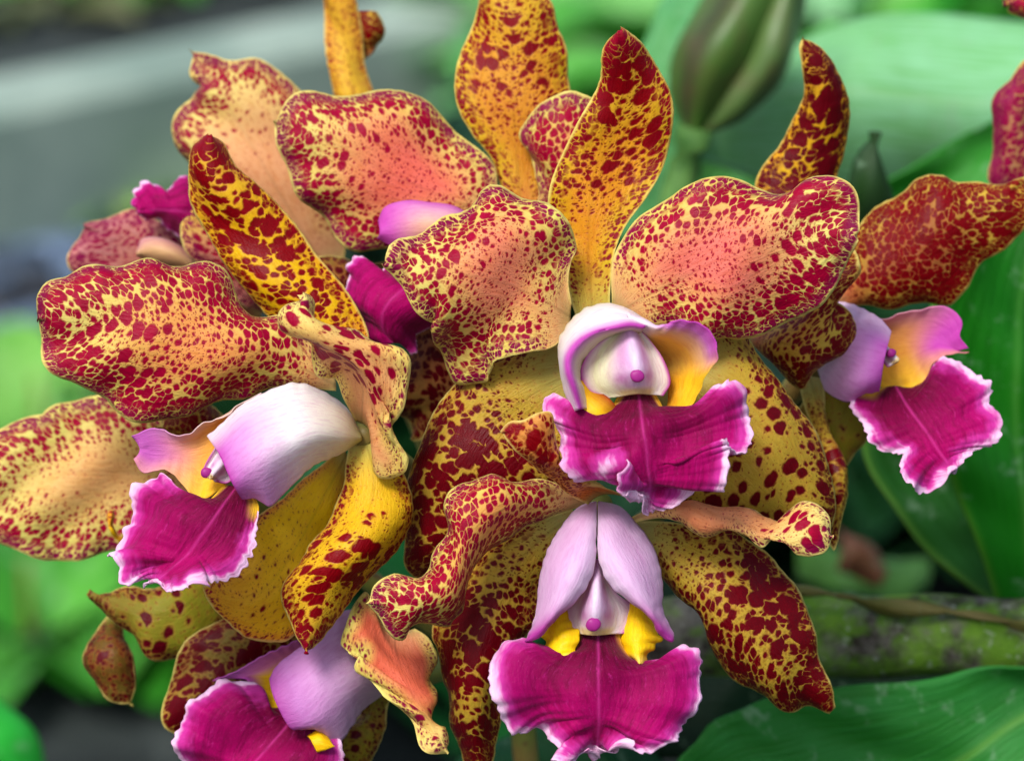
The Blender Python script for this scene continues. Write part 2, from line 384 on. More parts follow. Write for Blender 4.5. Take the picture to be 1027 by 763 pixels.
def stem_material():
    N = NT('orchid_stem'); tc = N.n('ShaderNodeTexCoord').outputs['Object']
    a = N.noise(tc, 60, 3); b = N.noise(tc, 320, 2)
    col = N.mixc(N.smooth(a, .35, .7), lin((110, 122, 48)), lin((132, 104, 52)))
    col = N.mixc(N.math('MULTIPLY', N.smooth(b, .6, .7), .6), col, lin((96, 40, 34)))
    return N.finish(col, .5, .4, N.bump(b, .2, .0006))
MSTEM = stem_material()

def blob(name, c, rx, ry, rz, mat, parent, loc, colour, seed=0, bump=.08):
    """small fleshy lump: a sphere squashed and made uneven; c, radii in (px, px, cm) about pixel point"""
    n, m = 20, 24
    th = np.linspace(0.02, math.pi - .02, n); ph = np.linspace(0, 2 * math.pi, m, endpoint=False)
    r = np.random.default_rng(seed); k = WIDTH / 1027
    cw = at(*c); V = []
    for a in th:
        for b in ph:
            q = 1 + bump * math.sin(3 * b + 2 * a + seed) * math.sin(a)
            d = np.array([math.sin(a) * math.cos(b) * rx * k, math.cos(a) * ry * k, math.sin(a) * math.sin(b) * rz * .01]) * q
            V.append(cw + d[0] * RIGHT + d[1] * UP - d[2] * FWD - loc)
    F = []
    for i in range(n - 1):
        for j in range(m): F.append((i * m + j, (i + 1) * m + j, (i + 1) * m + (j + 1) % m, i * m + (j + 1) % m))
    F.append(tuple(range(m))); F.append(tuple(range((n - 1) * m, n * m))[::-1])
    me = bpy.data.meshes.new(name); me.from_pydata([tuple(v) for v in V], [], F)
    for p in me.polygons: p.use_smooth = True
    a_ = me.attributes.new('base', 'FLOAT_COLOR', 'POINT')
    a_.data.foreach_set('color', np.tile(np.append(lin(colour), 1), len(V)).astype(np.float32))
    me.materials.append(mat); ob = bpy.data.objects.new(name, me); C.objects.link(ob)
    if parent is not None: ob.parent = parent
    return ob

# lip pieces -------------------------------------------------------
MAG, DARK, PALE, LIL, WHITE, RIM, YEL = (160, 0, 88), (98, 0, 44), (240, 196, 232), (214, 142, 206), (246, 240, 234), (190, 44, 160), (250, 202, 14)
def mid_lobe(fl, L, M, R, hL, hM, hR, seed, ruffle=.3, fr=.25, throat=.30, yl=0.0, name='lip', n=130, m=111, freq=.85):
    S = loft([(L, hL), (M, hM), (R, hR)], n=n, m=m, ruffle=ruffle, freq=freq, seed=seed, fringe=.026, rw=.5, fine=.035, lump=.14)
    c = mix(lin(DARK), lin(MAG), sm(S.t, throat * .3, throat * 1.9 + .15))
    c = mix(c, lin((178, 8, 112)), sm(np.abs(S.u), .5, 1) * .6)
    c = mix(c, lin((214, 60, 150)), np.exp(-(S.w / .03) ** 2) * .45)
    if yl: c = mix(c, lin((238, 190, 40)), sm(np.abs(S.u), .55, .9) * (1 - sm(S.t, yl * .6, yl)))
    frv = fr * sm(S.t, .10, .28)
    return sheet_mesh(name, S, ML, fl.root, fl.loc, c, th=.07, fr=frv)
def side_lobe(fl, lip, curves, colour, seed, ruffle=.0, n=60, m=45, fringe=.0, name='side_lobe', mat=None, lump=.02, fine=0.0, th=.06, freq=.8):
    S = loft(curves, n=n, m=m, ruffle=ruffle, seed=seed, fringe=fringe, lump=lump, rw=.35, fine=fine, freq=freq)
    c = colour(S)
    return sheet_mesh(name, S, mat or MH, lip, fl.loc, c, th=th)
def grad(stops):
    """colour from stops [(v, rgb)] along an array"""
    xs = [s[0] for s in stops]; cs = np.array([lin(s[1]) for s in stops])
    return lambda a: np.stack([np.interp(a, xs, cs[:, k]) for k in range(3)], -1)

# ================================================================== FLOWER A : centre
A = Flower(592, 325, -.6, 'large spotted orchid in the middle of the cluster with white hooded magenta lip')
spots_petal(A, 'sepal', 'sepal',
  [(583, 330), (572, 300), (566, 265), (553, 225), (551, 190), (566, 150), (587, 110), (601, 75), (608, 48), (620, 31)],
  [(596, 330), (592, 290), (590, 250), (592, 210), (604, 165), (620, 120), (626, 75), (620, 31)],
  [(612, 330), (612, 290), (616, 258), (628, 225), (650, 196), (668, 160), (674, 120), (668, 85), (648, 48), (620, 31)],
  [-.4, -.7, -.9, -.8, -.2], [-.6, -.8, -1.0, -.7, 0], [-.4, -.7, -1.1, -1.0, -.2], seed=1, ruffle=.05, freq=.35, Sm=.6, label='upright dorsal sepal, orange with dark red spots')
spots_petal(A, 'petal', 'petal',
  [(572, 332), (553, 349), (530, 353), (507, 357), (492, 363), (488, 384), (468, 383), (449, 373), (436, 350), (438, 327), (419, 311), (399, 291), (386, 263)],
  [(572, 318), (545, 302), (505, 285), (455, 272), (415, 266), (386, 263)],
  [(573, 305), (570, 282), (573, 265), (580, 252), (572, 230), (553, 211), (534, 196), (504, 186), (485, 189), (458, 212), (419, 230), (396, 247), (386, 263)],
  [0, .3, .1, -.5, .2, .9, 1.0], [-.2, .5, 1.0, 1.2, 1.1], [0, .1, .3, .1, .1, .6, 1.0], seed=2, ruffle=.10, freq=.5, Se=1.35, Sm=.34, mid=(224, 124, 96), tip=(232, 212, 120), pu=.5)
spots_petal(A, 'petal', 'petal',
  [(614, 305), (613, 275), (616, 255), (633, 226), (655, 205), (688, 190), (720, 178), (760, 184), (798, 191), (822, 180), (840, 179), (858, 192), (864, 212), (860, 236)],
  [(618, 315), (660, 290), (720, 262), (780, 240), (830, 232), (860, 236)],
  [(622, 326), (650, 327), (685, 328), (712, 339), (740, 343), (775, 332), (805, 318), (830, 296), (848, 272), (860, 236)],
  [-.1, .0, .2, .4, .2, .7, .9], [-.2, .5, .9, 1.0, 1.0, .9], [0, .2, .3, .2, .3, .6, .9], seed=3, ruffle=.10, freq=.45)
spots_petal(A, 'sepal', 'sepalb',
  [(576, 346), (530, 348), (490, 361), (455, 386), (430, 420), (412, 465), (406, 510), (406, 560), (430, 604)],
  [(578, 372), (535, 395), (495, 425), (465, 470), (448, 520), (440, 570), (438, 604)],
  [(606, 392), (614, 436), (596, 488), (540, 520), (490, 560), (460, 590), (438, 604)],
  [-.6, -.7, -1.0, -1.5, -2.2], [-.6, -.3, -.3, -.8, -2.2], [-.6, -.8, -1.0, -1.4, -2.2], seed=4, ruffle=.04, lump=.04, SL=1.9, Sm=.95)
spots_petal(A, 'sepal', 'sepalb',
  [(640, 385), (632, 440), (646, 500), (715, 530), (780, 541), (815, 548), (830, 546)],
  [(678, 370), (725, 408), (765, 452), (798, 500), (820, 535), (830, 546)],
  [(690, 316), (722, 316), (752, 338), (770, 370), (802, 406), (820, 436), (831, 470), (836, 508), (830, 546)],
  [-.6, -.8, -1.0, -1.3, -1.8], [-.6, -.2, -.2, -.6, -1.8], [-.6, -.7, -1.0, -1.4, -1.8], seed=5, ruffle=.03, Se=1.1, Sm=.14, SL=1.4, ew=.9, t1=.2)
lip = mid_lobe(A,
  [(622, 393), (609, 412), (588, 412), (570, 402), (556, 395), (545, 404), (549, 416), (559, 428), (560, 450), (568, 471), (586, 487), (605, 480), (609, 464), (617, 461), (616, 480), (624, 495), (641, 498), (654, 514)],
  [(640, 393), (645, 430), (650, 470), (654, 514)],
  [(656, 393), (674, 420), (688, 414), (700, 398), (713, 386), (729, 389), (744, 390), (754, 411), (755, 437), (746, 455), (735, 451), (726, 437), (731, 463), (726, 482), (713, 495), (696, 495), (683, 504), (668, 511), (654, 514)],
  [1.0, 1.1, 1.3, 1.7, 1.5, 2.6, 1.4], [1.0, 1.9, 2.0, 1.3], [1.0, 1.3, 1.5, 1.8, 2.6, 1.7, 1.2], 6, ruffle=.22, yl=.16, freq=.6)
# hood, left lobe: outer wall -> swelling -> rim -> inner wall
hoodA = lambda S: grad([(-1, (226, 226, 190)), (-.75, (240, 232, 226)), (-.25, (248, 242, 242)), (.0, (244, 228, 238)), (.14, (226, 170, 214)), (.26, (192, 62, 170)), (.34, (198, 78, 178)), (.46, (228, 170, 206)), (.62, (238, 224, 200)), (1, (222, 214, 160))])(S.u)
side_lobe(A, lip, [
  ([(655, 327), (632, 311), (610, 305), (586, 311), (569, 326), (559, 343), (559, 362), (565, 386), (575, 414)], [.2, .2, .2, .5, .9]),
  ([(652, 328), (632, 316), (610, 313), (590, 320), (573, 334), (564, 350), (563, 366), (569, 388), (578, 412)], [1.2, 1.2, 1.2, 1.4, 1.5]),
  ([(646, 328), (632, 326), (617, 329), (597, 334), (580, 345), (571, 359), (571, 373), (576, 389), (582, 410)], [1.8, 1.9, 2.0, 2.0, 1.7]),
  ([(642, 335), (632, 334), (618, 337), (603, 344), (590, 356), (583, 368), (583, 380), (588, 394), (594, 410)], [.9, .9, 1.0, 1.1, 1.1])],
  hoodA, 7, fringe=.0, fine=.015)
def hoodAr(S):
    a = grad([(-1, (196, 70, 176)), (-.7, (212, 120, 200)), (-.35, (240, 190, 150)), (.1, (246, 190, 80)), (1, (206, 160, 70))])(S.u)
    b = grad([(-1, (246, 205, 40)), (.2, (250, 190, 30)), (1, (190, 120, 20))])(S.u)
    a0 = np.broadcast_to(lin((244, 232, 238)), a.shape)
    c = mix(a, b, sm(S.t, .55, .75)); return mix(a0, c, sm(S.t, .12, .26))
side_lobe(A, lip, [
  ([(628, 312), (645, 319), (660, 326), (683, 320), (703, 326), (717, 341), (720, 362), (711, 373), (704, 384), (697, 400), (684, 420)], [1.0, 1.5, 1.9, 1.9, 1.8, 1.5, 1.4]),
  ([(630, 318), (644, 325), (657, 334), (674, 338), (690, 348), (697, 362), (696, 378), (690, 396), (680, 414)], [1.6, 1.5, 1.3, 1.1, 1.0, 1.1, 1.2]),
  ([(632, 326), (644, 336), (655, 348), (664, 362), (669, 378), (670, 394), (668, 408)], [.9, .6, .4, .3, .5, .8, .9])],
  hoodAr, 8, fine=.02, ruffle=.04)
side_lobe(A, lip, [
  ([(571, 384), (573, 402), (581, 416), (597, 426), (612, 432)], [1.4, 1.45, 1.5, 1.1]),
  ([(582, 382), (588, 400), (597, 410), (608, 418), (618, 426)], [1.3, 1.4, 1.45, 1.1]),
  ([(592, 384), (603, 394), (611, 400), (618, 408), (624, 414)], [.9, 1.2, 1.3, 1.1])],
  lambda S: grad([(-1, (246, 206, 50)), (0, (250, 196, 20)), (1, (160, 60, 20))])(S.u), 9, n=30, m=25, name='throat', th=.05)
def column(fl, L, M, R, hL, hM, hR, seed, capc, cr, stops, lowmag=1.0):
    """column: a ridge down the middle with a wing on either side of a shallow groove"""
    n_ = 30; k = [catmull(np.array(c, float), n_) for c in (L, M, R)]; h = [prof(q, n_) for q in (hL, hM, hR)]
    gl = (k[1] * .44 + k[0] * .56, h[0] * .55 + h[1] * .45 - .22 * np.sin(np.linspace(.3, 2.9, n_)))
    gr = (k[1] * .44 + k[2] * .56, h[2] * .55 + h[1] * .45 - .22 * np.sin(np.linspace(.3, 2.9, n_)))
    S = loft([(k[0], h[0]), gl, (k[1], h[1]), gr, (k[2], h[2])], n=60, m=61, seed=seed, lump=.01)
    c = grad(stops)(S.u)
    rid = 1 - sm(np.abs(S.u), .26, .5)
    c = mix(c, lin((226, 176, 222)), .6 * rid * (1 - sm(S.t, .75, .95)))
    c = mix(c, lin((236, 222, 236)), .7 * np.exp(-(S.u / .12) ** 2) * sm(S.t, .1, .4))
    c = mix(c, lin((196, 90, 176)), .55 * np.exp(-((S.t - .74) / .08) ** 2 - ((np.abs(S.u) - .24) / .12) ** 2))
    c = mix(c, lin((214, 140, 200)), .5 * sm(S.t, .15, .4) * (1 - sm(S.t, .5, .7)) * np.exp(-((np.abs(S.u) - .2) / .1) ** 2))
    c = mix(c, lin((224, 200, 140)), sm(S.t, .86, .95) * (1 - sm(np.abs(S.u), .3, .6)))
    c = mix(c, lin((190, 60, 158)), lowmag * sm(1 - S.ed / .10, 0, 1) * sm(S.t, .3, .7) * .9)
    ob = sheet_mesh('column', S, MH, fl.root, fl.loc, c, th=.10)
    if capc: blob('anther_cap', capc, cr, cr * .9, .07, MH, ob, fl.loc, (166, 44, 134), seed, .06)
    return ob
column(A, [(622, 330), (604, 341), (590, 354), (582, 374), (588, 391), (607, 400)], [(631, 326), (634, 345), (638, 366), (640, 394)], [(640, 328), (652, 341), (666, 362), (672, 384), (665, 397)],
  [1.15, 1.2, 1.25, 1.2], [1.25, 1.65, 1.85, 1.4], [1.15, 1.1, 1.1, 1.15], 10, (639, 377, 1.87), 7,
  [(-1, (206, 110, 176)), (-.85, (226, 200, 190)), (-.7, (224, 216, 168)), (-.3, (234, 228, 200)), (-.05, (214, 150, 214)), (.1, (234, 206, 234)), (.4, (242, 232, 226)), (.85, (236, 220, 206)), (1, (206, 110, 176))])
A.pedicel([(600, 330, -.6), (596, 345, -1.8), (575, 400, -3.6), (548, 520, -5.0)])

# ================================================================== FLOWER E : bottom centre
E = Flower(598, 505, -.4, 'lowest centre spotted orchid with pale lilac split hood and wide frilled magenta lip')
spots_petal(E, 'petal', 'petal',
  [(592, 496), (560, 485), (535, 479), (510, 479), (479, 482), (460, 488), (451, 506), (448, 529), (436, 553), (424, 574), (397, 580), (373, 587), (367, 605)],
  [(592, 500), (545, 501), (500, 512), (470, 545), (450, 585), (410, 603), (367, 605)],
  [(592, 506), (565, 513), (539, 523), (505, 541), (480, 564), (468, 592), (466, 618), (453, 631), (431, 625), (415, 631), (404, 641), (383, 628), (367, 605)],
  [-.2, .1, .5, .9, .8, .7, .9], [-.3, .5, 1.3, 1.5, 1.2, .9], [-.3, -.2, .0, .2, .4, .6, .9], seed=21, ruffle=.07, freq=.6, Sm=.6, SL=.6, mid=(218, 100, 58), t0=.06)
spots_petal(E, 'petal', 'petal',
  [(634, 518), (663, 506), (689, 501), (723, 508), (753, 514), (776, 524), (785, 528), (792, 514), (806, 501), (822, 511), (836, 538)],
  [(634, 521), (664, 512), (692, 510), (716, 520), (748, 527), (770, 534), (786, 536), (800, 530), (815, 530), (836, 538)],
  [(634, 524), (663, 519), (688, 521), (699, 533), (710, 539), (730, 534), (749, 541), (764, 551), (778, 544), (786, 549), (800, 556), (828, 553), (836, 538)],
  [.0, .1, .2, .0, .2, .6], [.0, .6, .9, .8, .9, .8], [.0, .5, .7, .8, .8, .7], seed=22, ruffle=.04, Sm=.2, Se=1.2, ew=.3, mid=(230, 140, 96), edge=(232, 214, 120), SL=1.9, t1=.55, t0=.2, n=100)
spots_petal(E, 'sepal', 'sepalb',
  [(574, 510), (520, 530), (480, 560), (450, 600), (434, 640), (444, 680), (455, 720), (462, 763), (480, 790)],
  [(578, 514), (534, 548), (502, 592), (480, 640), (474, 690), (476, 740), (480, 790)],
  [(592, 520), (566, 546), (550, 585), (524, 640), (507, 690), (500, 740), (480, 790)],
  [-.6, -.9, -1.2, -1.6, -2.0], [-.6, -.5, -.4, -.7, -2.0], [-.6, -1.0, -1.1, -1.4, -2.0], seed=23, ruffle=.04, SL=1.9, Sm=.9)
spots_petal(E, 'sepal', 'sepalb',
  [(632, 540), (663, 580), (682, 601), (704, 622), (717, 648), (730, 674), (753, 692), (780, 705), (806, 713), (834, 712)],
  [(632, 532), (672, 560), (712, 594), (748, 632), (786, 674), (834, 712)],
  [(634, 522), (680, 524), (735, 534), (766, 548), (784, 572), (798, 594), (811, 622), (821, 655), (828, 685), (834, 712)],
  [-.5, -.9, -1.1, -1.2, -1.6], [-.5, -.3, -.1, -.4, -1.6], [-.5, -.8, -1.0, -1.1, -1.6], seed=24, ruffle=.03, SL=1.8, Se=1.5, ew=.9, Sm=.8, t0=.12)
spots_petal(E, 'sepal', 'sepalr',
  [(590, 506), (572, 497), (554, 482), (533, 461), (513, 445), (500, 434)],
  [(606, 495), (576, 483), (549, 459), (526, 438), (500, 434)],
  [(632, 500), (606, 488), (574, 477), (562, 457), (557, 430), (552, 413), (539, 414), (523, 421), (510, 423), (500, 434)],
  [-.1, .6, 1.2, 1.7, 1.8], [-.1, 1.0, 1.7, 2.0, 1.8], [-.1, .8, 1.6, 2.1, 1.8], seed=25, ruffle=.03, mid=(212, 110, 40), edge=(206, 150, 70), tip=(190, 120, 50), Sm=.9, label='short dorsal sepal rolled forward over the lip above')
lip = mid_lobe(E,
  [(577, 634), (574, 648), (560, 665), (536, 652), (514, 653), (500, 665), (498, 688), (504, 704), (507, 722), (523, 733), (548, 740), (557, 748), (554, 760), (566, 766), (582, 756), (600, 758)],
  [(600, 634), (600, 680), (600, 720), (600, 758)],
  [(624, 634), (632, 656), (646, 666), (663, 658), (677, 650), (696, 657), (701, 677), (697, 704), (682, 732), (663, 750), (640, 759), (622, 752), (600, 758)],
  [.7, .9, 1.1, 1.5, 1.2, 2.0, 1.0], [.9, 1.9, 1.9, .9], [.7, .9, 1.2, 1.4, 1.5, 1.9, 1.0], 26, ruffle=.23, yl=.18)
hoodE = lambda S: mix(grad([(-1, (226, 190, 222)), (-.5, (224, 176, 216)), (.5, (222, 184, 218)), (1, (236, 214, 232))])(S.u), lin((184, 44, 156)), sm(S.t + .18 * S.u, .66, .98) * .95)
side_lobe(E, lip, [
  ([(597, 503), (581, 508), (562, 528), (549, 551), (542, 580), (538, 610), (530, 634), (526, 643)], [-.2, .1, .5, .9, 1.3]),
  ([(598, 503), (590, 522), (578, 550), (566, 578), (556, 604), (543, 626), (527, 643)], [-.1, 1.2, 1.7, 1.7, 1.4]),
  ([(598, 503), (598, 530), (597, 562), (591, 582), (577, 603), (559, 620), (540, 640), (528, 643)], [-.1, 1.1, 1.5, 1.6, 1.4])],
  hoodE, 27, fine=.01)
side_lobe(E, lip, [
  ([(600, 503), (600, 530), (601, 564), (612, 588), (633, 604), (651, 617), (664, 638), (673, 643)], [-.1, 1.1, 1.5, 1.6, 1.4]),
  ([(600, 503), (608, 522), (621, 550), (637, 578), (648, 602), (662, 626), (675, 643)], [-.1, 1.2, 1.7, 1.7, 1.4]),
  ([(602, 503), (622, 508), (640, 526), (655, 551), (663, 584), (664, 612), (674, 632), (676, 640)], [-.2, .1, .5, .9, 1.3])],
  lambda S: mix(grad([(-1, (236, 214, 232)), (-.5, (222, 184, 218)), (.5, (224, 176, 216)), (1, (226, 190, 222))])(S.u), lin((184, 44, 156)), sm(S.t - .18 * S.u, .66, .98) * .95), 28, fine=.01)
for k, (P0, P1, P2) in enumerate([([(543, 622), (541, 634), (546, 646), (545, 656), (559, 666)], [(556, 612), (557, 628), (560, 644), (561, 656), (566, 665)], [(568, 608), (573, 622), (579, 636), (577, 652), (572, 664)]),
                                  ([(632, 604), (626, 622), (622, 638), (627, 652), (634, 663)], [(642, 608), (642, 628), (640, 644), (640, 656), (641, 665)], [(652, 614), (658, 630), (664, 642), (653, 652), (648, 666)])]):
    side_lobe(E, lip, [(P0, [.5, .8, 1.0]), (P1, [.7, 1.15, 1.45]), (P2, [.5, 1.0, 1.5] if k == 0 else [.5, .8, 1.1])],
      lambda S: mix(np.broadcast_to(lin((250, 208, 16)), S.W.shape), lin((255, 226, 120)), sm(S.t, .8, 1) * .6), 29 + k, n=50, m=31, name='throat', th=.03, lump=.03, ruffle=.05, fine=.03, freq=1.2)
column(E, [(594, 566), (580, 592), (566, 612), (566, 624), (572, 635)], [(599, 562), (598, 590), (597, 615), (597, 636)], [(603, 566), (616, 592), (636, 610), (636, 624), (626, 635)],
  [.5, .5, .5, .9], [.7, 1.4, 1.6, 1.3], [.5, .5, .5, .9], 31, (595, 626, 1.58), 7.5,
  [(-1, (222, 170, 206)), (-.4, (238, 226, 228)), (0, (232, 196, 226)), (.4, (238, 228, 226)), (1, (222, 170, 206))])
E.pedicel([(600, 507, -.4), (598, 522, -1.8), (580, 545, -3.6), (552, 600, -5.0)])

# ================================================================== FLOWER B : left
B = Flower(360, 425, -.6, 'spotted orchid left of centre seen from the side with white and lilac tube lip')
spots_petal(B, 'sepal', 'sepalr',
  [(338, 378), (300, 344), (262, 316), (244, 286), (224, 258), (205, 230), (190, 200), (186, 172), (193, 148), (210, 136)],
  [(350, 375), (322, 325), (290, 285), (258, 244), (230, 205), (212, 170), (210, 136)],
  [(362, 370), (370, 338), (356, 304), (335, 274), (310, 245), (281, 212), (257, 187), (237, 165), (225, 143), (210, 136)],
  [-1.0, -1.5, -1.8, -1.6], [-1.0, -1.1, -1.2, -1.2], [-1.0, -1.4, -1.7, -1.6], seed=41, ruffle=.03, label='upright dorsal sepal, dark red spots over orange yellow')
spots_petal(B, 'petal', 'petal',
  [(337, 392), (291, 388), (266, 393), (241, 402), (203, 409), (177, 420), (150, 421), (118, 415), (98, 399), (79, 385), (55, 373), (41, 350), (38, 318)],
  [(337, 386), (285, 362), (200, 340), (115, 322), (38, 318)],
  [(336, 378), (312, 345), (280, 318), (260, 311), (240, 297), (221, 275), (205, 266), (173, 267), (146, 260), (107, 265), (75, 273), (47, 282), (38, 318)],
  [-.8, -.9, -.7, -.6, -.8], [-.8, -.3, .1, 0, -.7], [-.8, -.8, -.7, -.6, -.8], seed=42, ruffle=.09, freq=.45, Se=1.8, Sm=.5, SL=1.5, mid=(220, 140, 76), base=(220, 150, 104), pu=.4, t0=.0)
spots_petal(B, 'petal', 'petal',
  [(356, 422), (340, 392), (318, 366), (297, 341), (284, 315), (290, 302), (302, 296)],
  [(363, 424), (364, 396), (356, 366), (334, 348), (312, 322), (302, 296)],
  [(370, 428), (378, 452), (375, 470), (380, 480), (394, 481), (407, 471), (403, 452), (394, 434), (404, 404), (411, 378), (408, 361), (389, 346), (360, 337), (336, 331), (322, 322), (313, 303), (302, 296)],
  [-.6, .2, .8, 1.3, 1.4], [-.6, .9, 1.6, 1.9, 1.5], [-.6, .2, .6, 1.0, 1.1, 1.0, 1.2], seed=43, ruffle=.10, freq=.6, Sm=.2, Se=.7, ew=.5, SL=1.6, t1=.12, t0=.1, mid=(232, 160, 104), edge=(238, 216, 112), n=100)
spots_petal(B, 'sepal', 'sepal',
  [(352, 436), (347, 464), (342, 494), (325, 524), (305, 549), (292, 574), (287, 600), (292, 630), (307, 656)],
  [(364, 436), (374, 470), (372, 505), (355, 545), (330, 585), (312, 622), (307, 656)],
  [(374, 432), (396, 455), (410, 490), (412, 519), (399, 549), (379, 574), (355, 599), (336, 624), (320, 647), (307, 656)],
  [-.7, -.4, -.2, -.2, 0], [-.7, .1, .5, .4, .1], [-.7, -.5, -.5, -.3, 0], seed=44, ruffle=.03, mid=(222, 176, 26), base=(186, 176, 84), edge=(216, 168, 30), Sm=.4, t0=.25, SL=1.5, t1=.25)
spots_petal(B, 'sepal', 'sepaly',
  [(345, 448), (300, 485), (256, 524), (240, 556), (226, 578), (203, 588)],
  [(348, 456), (318, 510), (290, 560), (262, 592), (235, 600), (203, 588)],
  [(352, 466), (338, 540), (318, 600), (290, 641), (263, 643), (239, 635), (222, 620), (210, 603), (203, 588)],
  [-1.0, -1.4, -1.3, -1.0], [-1.0, -1.0, -.8, -1.0], [-1.0, -1.3, -1.3, -1.0], seed=45, ruffle=.03)
lip = mid_lobe(B,
  [(224, 486), (208, 503), (192, 505), (183, 488), (168, 476), (147, 480), (134, 490), (130, 512), (117, 534), (106, 552), (118, 566), (121, 586), (134, 583), (148, 574), (152, 588)],
  [(238, 489), (214, 520), (190, 548), (172, 570), (152, 588)],
  [(250, 494), (259, 506), (259, 526), (256, 545), (242, 569), (224, 583), (204, 584), (197, 598), (178, 599), (152, 588)],
  [.6, .6, .4, .6, 1.4, 1.0], [.6, 1.5, 1.6, 1.1], [.7, 1.4, 1.5, 2.1, 1.3], 46, ruffle=.2, yl=.2)
hoodB = lambda S: mix(mix(grad([(0, (200, 196, 120)), (.12, (232, 226, 200)), (.5, (246, 234, 236)), (.75, (222, 170, 214)), (.93, (206, 118, 196)), (1, (186, 60, 164))])(S.t), lin((246, 238, 230)), sm(-S.u, .3, 1) * .8), lin((206, 128, 196)), sm(S.u, .2, .9) * sm(S.t, .3, .8) * .5)
side_lobe(B, lip, [
  ([(361, 434), (349, 411), (330, 396), (298, 384), (268, 392), (242, 406), (222, 426), (208, 438)], [-.6, -.4, .0, .4, .7]),
  ([(362, 437), (342, 420), (312, 412), (278, 418), (246, 432), (220, 456)], [-.4, .5, 1.0, 1.3, 1.4]),
  ([(362, 440), (345, 440), (318, 438), (290, 448), (260, 464), (233, 484)], [-.3, .9, 1.4, 1.7, 1.6]),
  ([(361, 443), (345, 453), (315, 466), (290, 490), (270, 508), (256, 500), (243, 501)], [-.6, .0, .6, 1.0, 1.2])],
  hoodB, 47, fine=.012, n=80, m=55)
def wingB(S):
    c = grad([(-1, (230, 200, 190)), (-.5, (240, 180, 90)), (.3, (240, 170, 50)), (1, (250, 200, 30))])(S.u)
    return mix(c, lin((200, 92, 190)), sm(S.t, .45, .95) * .95 * (1 - .3 * sm(S.u, .2, 1)))
side_lobe(B, lip, [
  ([(262, 394), (235, 409), (213, 423), (185, 434), (167, 434), (152, 429), (132, 437)], [.2, .3, .4, .3, .2]),
  ([(262, 408), (232, 426), (208, 446), (186, 452), (160, 452), (140, 450)], [-.2, -.2, .0, .1, .2]),
  ([(258, 440), (238, 470), (222, 490), (196, 506), (188, 492), (178, 480), (166, 471), (143, 474), (134, 460)], [.0, .4, .5, .3, .2])],
  wingB, 48, ruffle=.04, fine=.015)
column(B, [(232, 428), (216, 448), (204, 470), (203, 476)], [(240, 440), (226, 460), (214, 474), (210, 480)], [(250, 455), (238, 474), (228, 484), (218, 482)],
  [.3, .6, .8], [.5, .9, 1.0], [.3, .6, .8], 49, (207, 474, .95), 6, [(-1, (236, 224, 226)), (0, (240, 232, 230)), (1, (230, 206, 224))])
B.pedicel([(362, 432, -.6), (382, 450, -1.8), (425, 490, -3.6), (480, 580, -5.2)])

# ================================================================== FLOWER C : behind, top
Cf = Flower(525, 225, -3.4, 'spotted orchid behind the middle one at the top with broad pink petal')
spots_petal(Cf, 'sepal', 'sepal',
  [(512, 240), (502, 185), (492, 158), (472, 130), (460, 105), (457, 75), (466, 36), (480, 4), (498, -28), (518, -42)],
  [(526, 240), (520, 180), (516, 120), (514, 60), (514, 5), (518, -42)],
  [(545, 240), (552, 190), (566, 140), (573, 90), (564, 42), (552, 0), (536, -30), (518, -42)],
  [-3.3, -3.7, -3.9, -4.1, -4.4], [-3.3, -3.5, -3.5, -3.7, -4.4], [-3.3, -3.7, -3.9, -4.1, -4.4], seed=51, ruffle=.03, SL=1.1, Sm=.55, mid=(204, 120, 40), base=(206, 110, 72))
spots_petal(Cf, 'petal', 'petalp',
  [(515, 228), (470, 236), (420, 245), (377, 248), (356, 250), (332, 234), (311, 211), (293, 180), (279, 148), (274, 122)],
  [(515, 222), (450, 200), (380, 168), (320, 138), (274, 122)],
  [(515, 214), (500, 192), (497, 168), (475, 146), (451, 123), (423, 102), (391, 90), (353, 91), (311, 89), (289, 99), (274, 122)],
  [-3.2, -3.4, -3.4, -3.3, -3.2], [-3.2, -2.9, -2.7, -2.8, -3.2], [-3.2, -3.4, -3.5, -3.4, -3.2], seed=52, ruffle=.06, mid=(220, 92, 84), SL=1.05, Sm=.34)
spots_petal(Cf, 'petal', 'petalp',
  [(533, 225), (540, 190), (528, 160), (519, 135), (530, 117), (552, 101), (570, 92), (596, 100), (630, 95), (655, 110)],
  [(540, 228), (558, 190), (575, 160), (605, 135), (655, 110)],
  [(548, 230), (580, 220), (615, 200), (645, 165), (655, 110)],
  [-3.3, -3.2, -3.0, -2.9, -3.0], [-3.3, -3.0, -2.7, -2.8, -3.0], [-3.3, -3.3, -3.2, -3.1, -3.0], seed=53, ruffle=.06, Sm=.7, mid=(224, 130, 80))
lip = mid_lobe(Cf,
  [(430, 268), (400, 262), (370, 259), (350, 262), (342, 270), (350, 290), (364, 318), (385, 340)],
  [(440, 280), (410, 290), (390, 305), (385, 320), (392, 345)],
  [(450, 295), (440, 320), (434, 332), (427, 350), (412, 360), (398, 350)],
  [-2.6, -2.5, -2.4], [-2.6, -1.8, -2.0], [-2.6, -2.4, -2.3], 54, ruffle=.24, fr=.11, throat=.2, n=80, m=61)
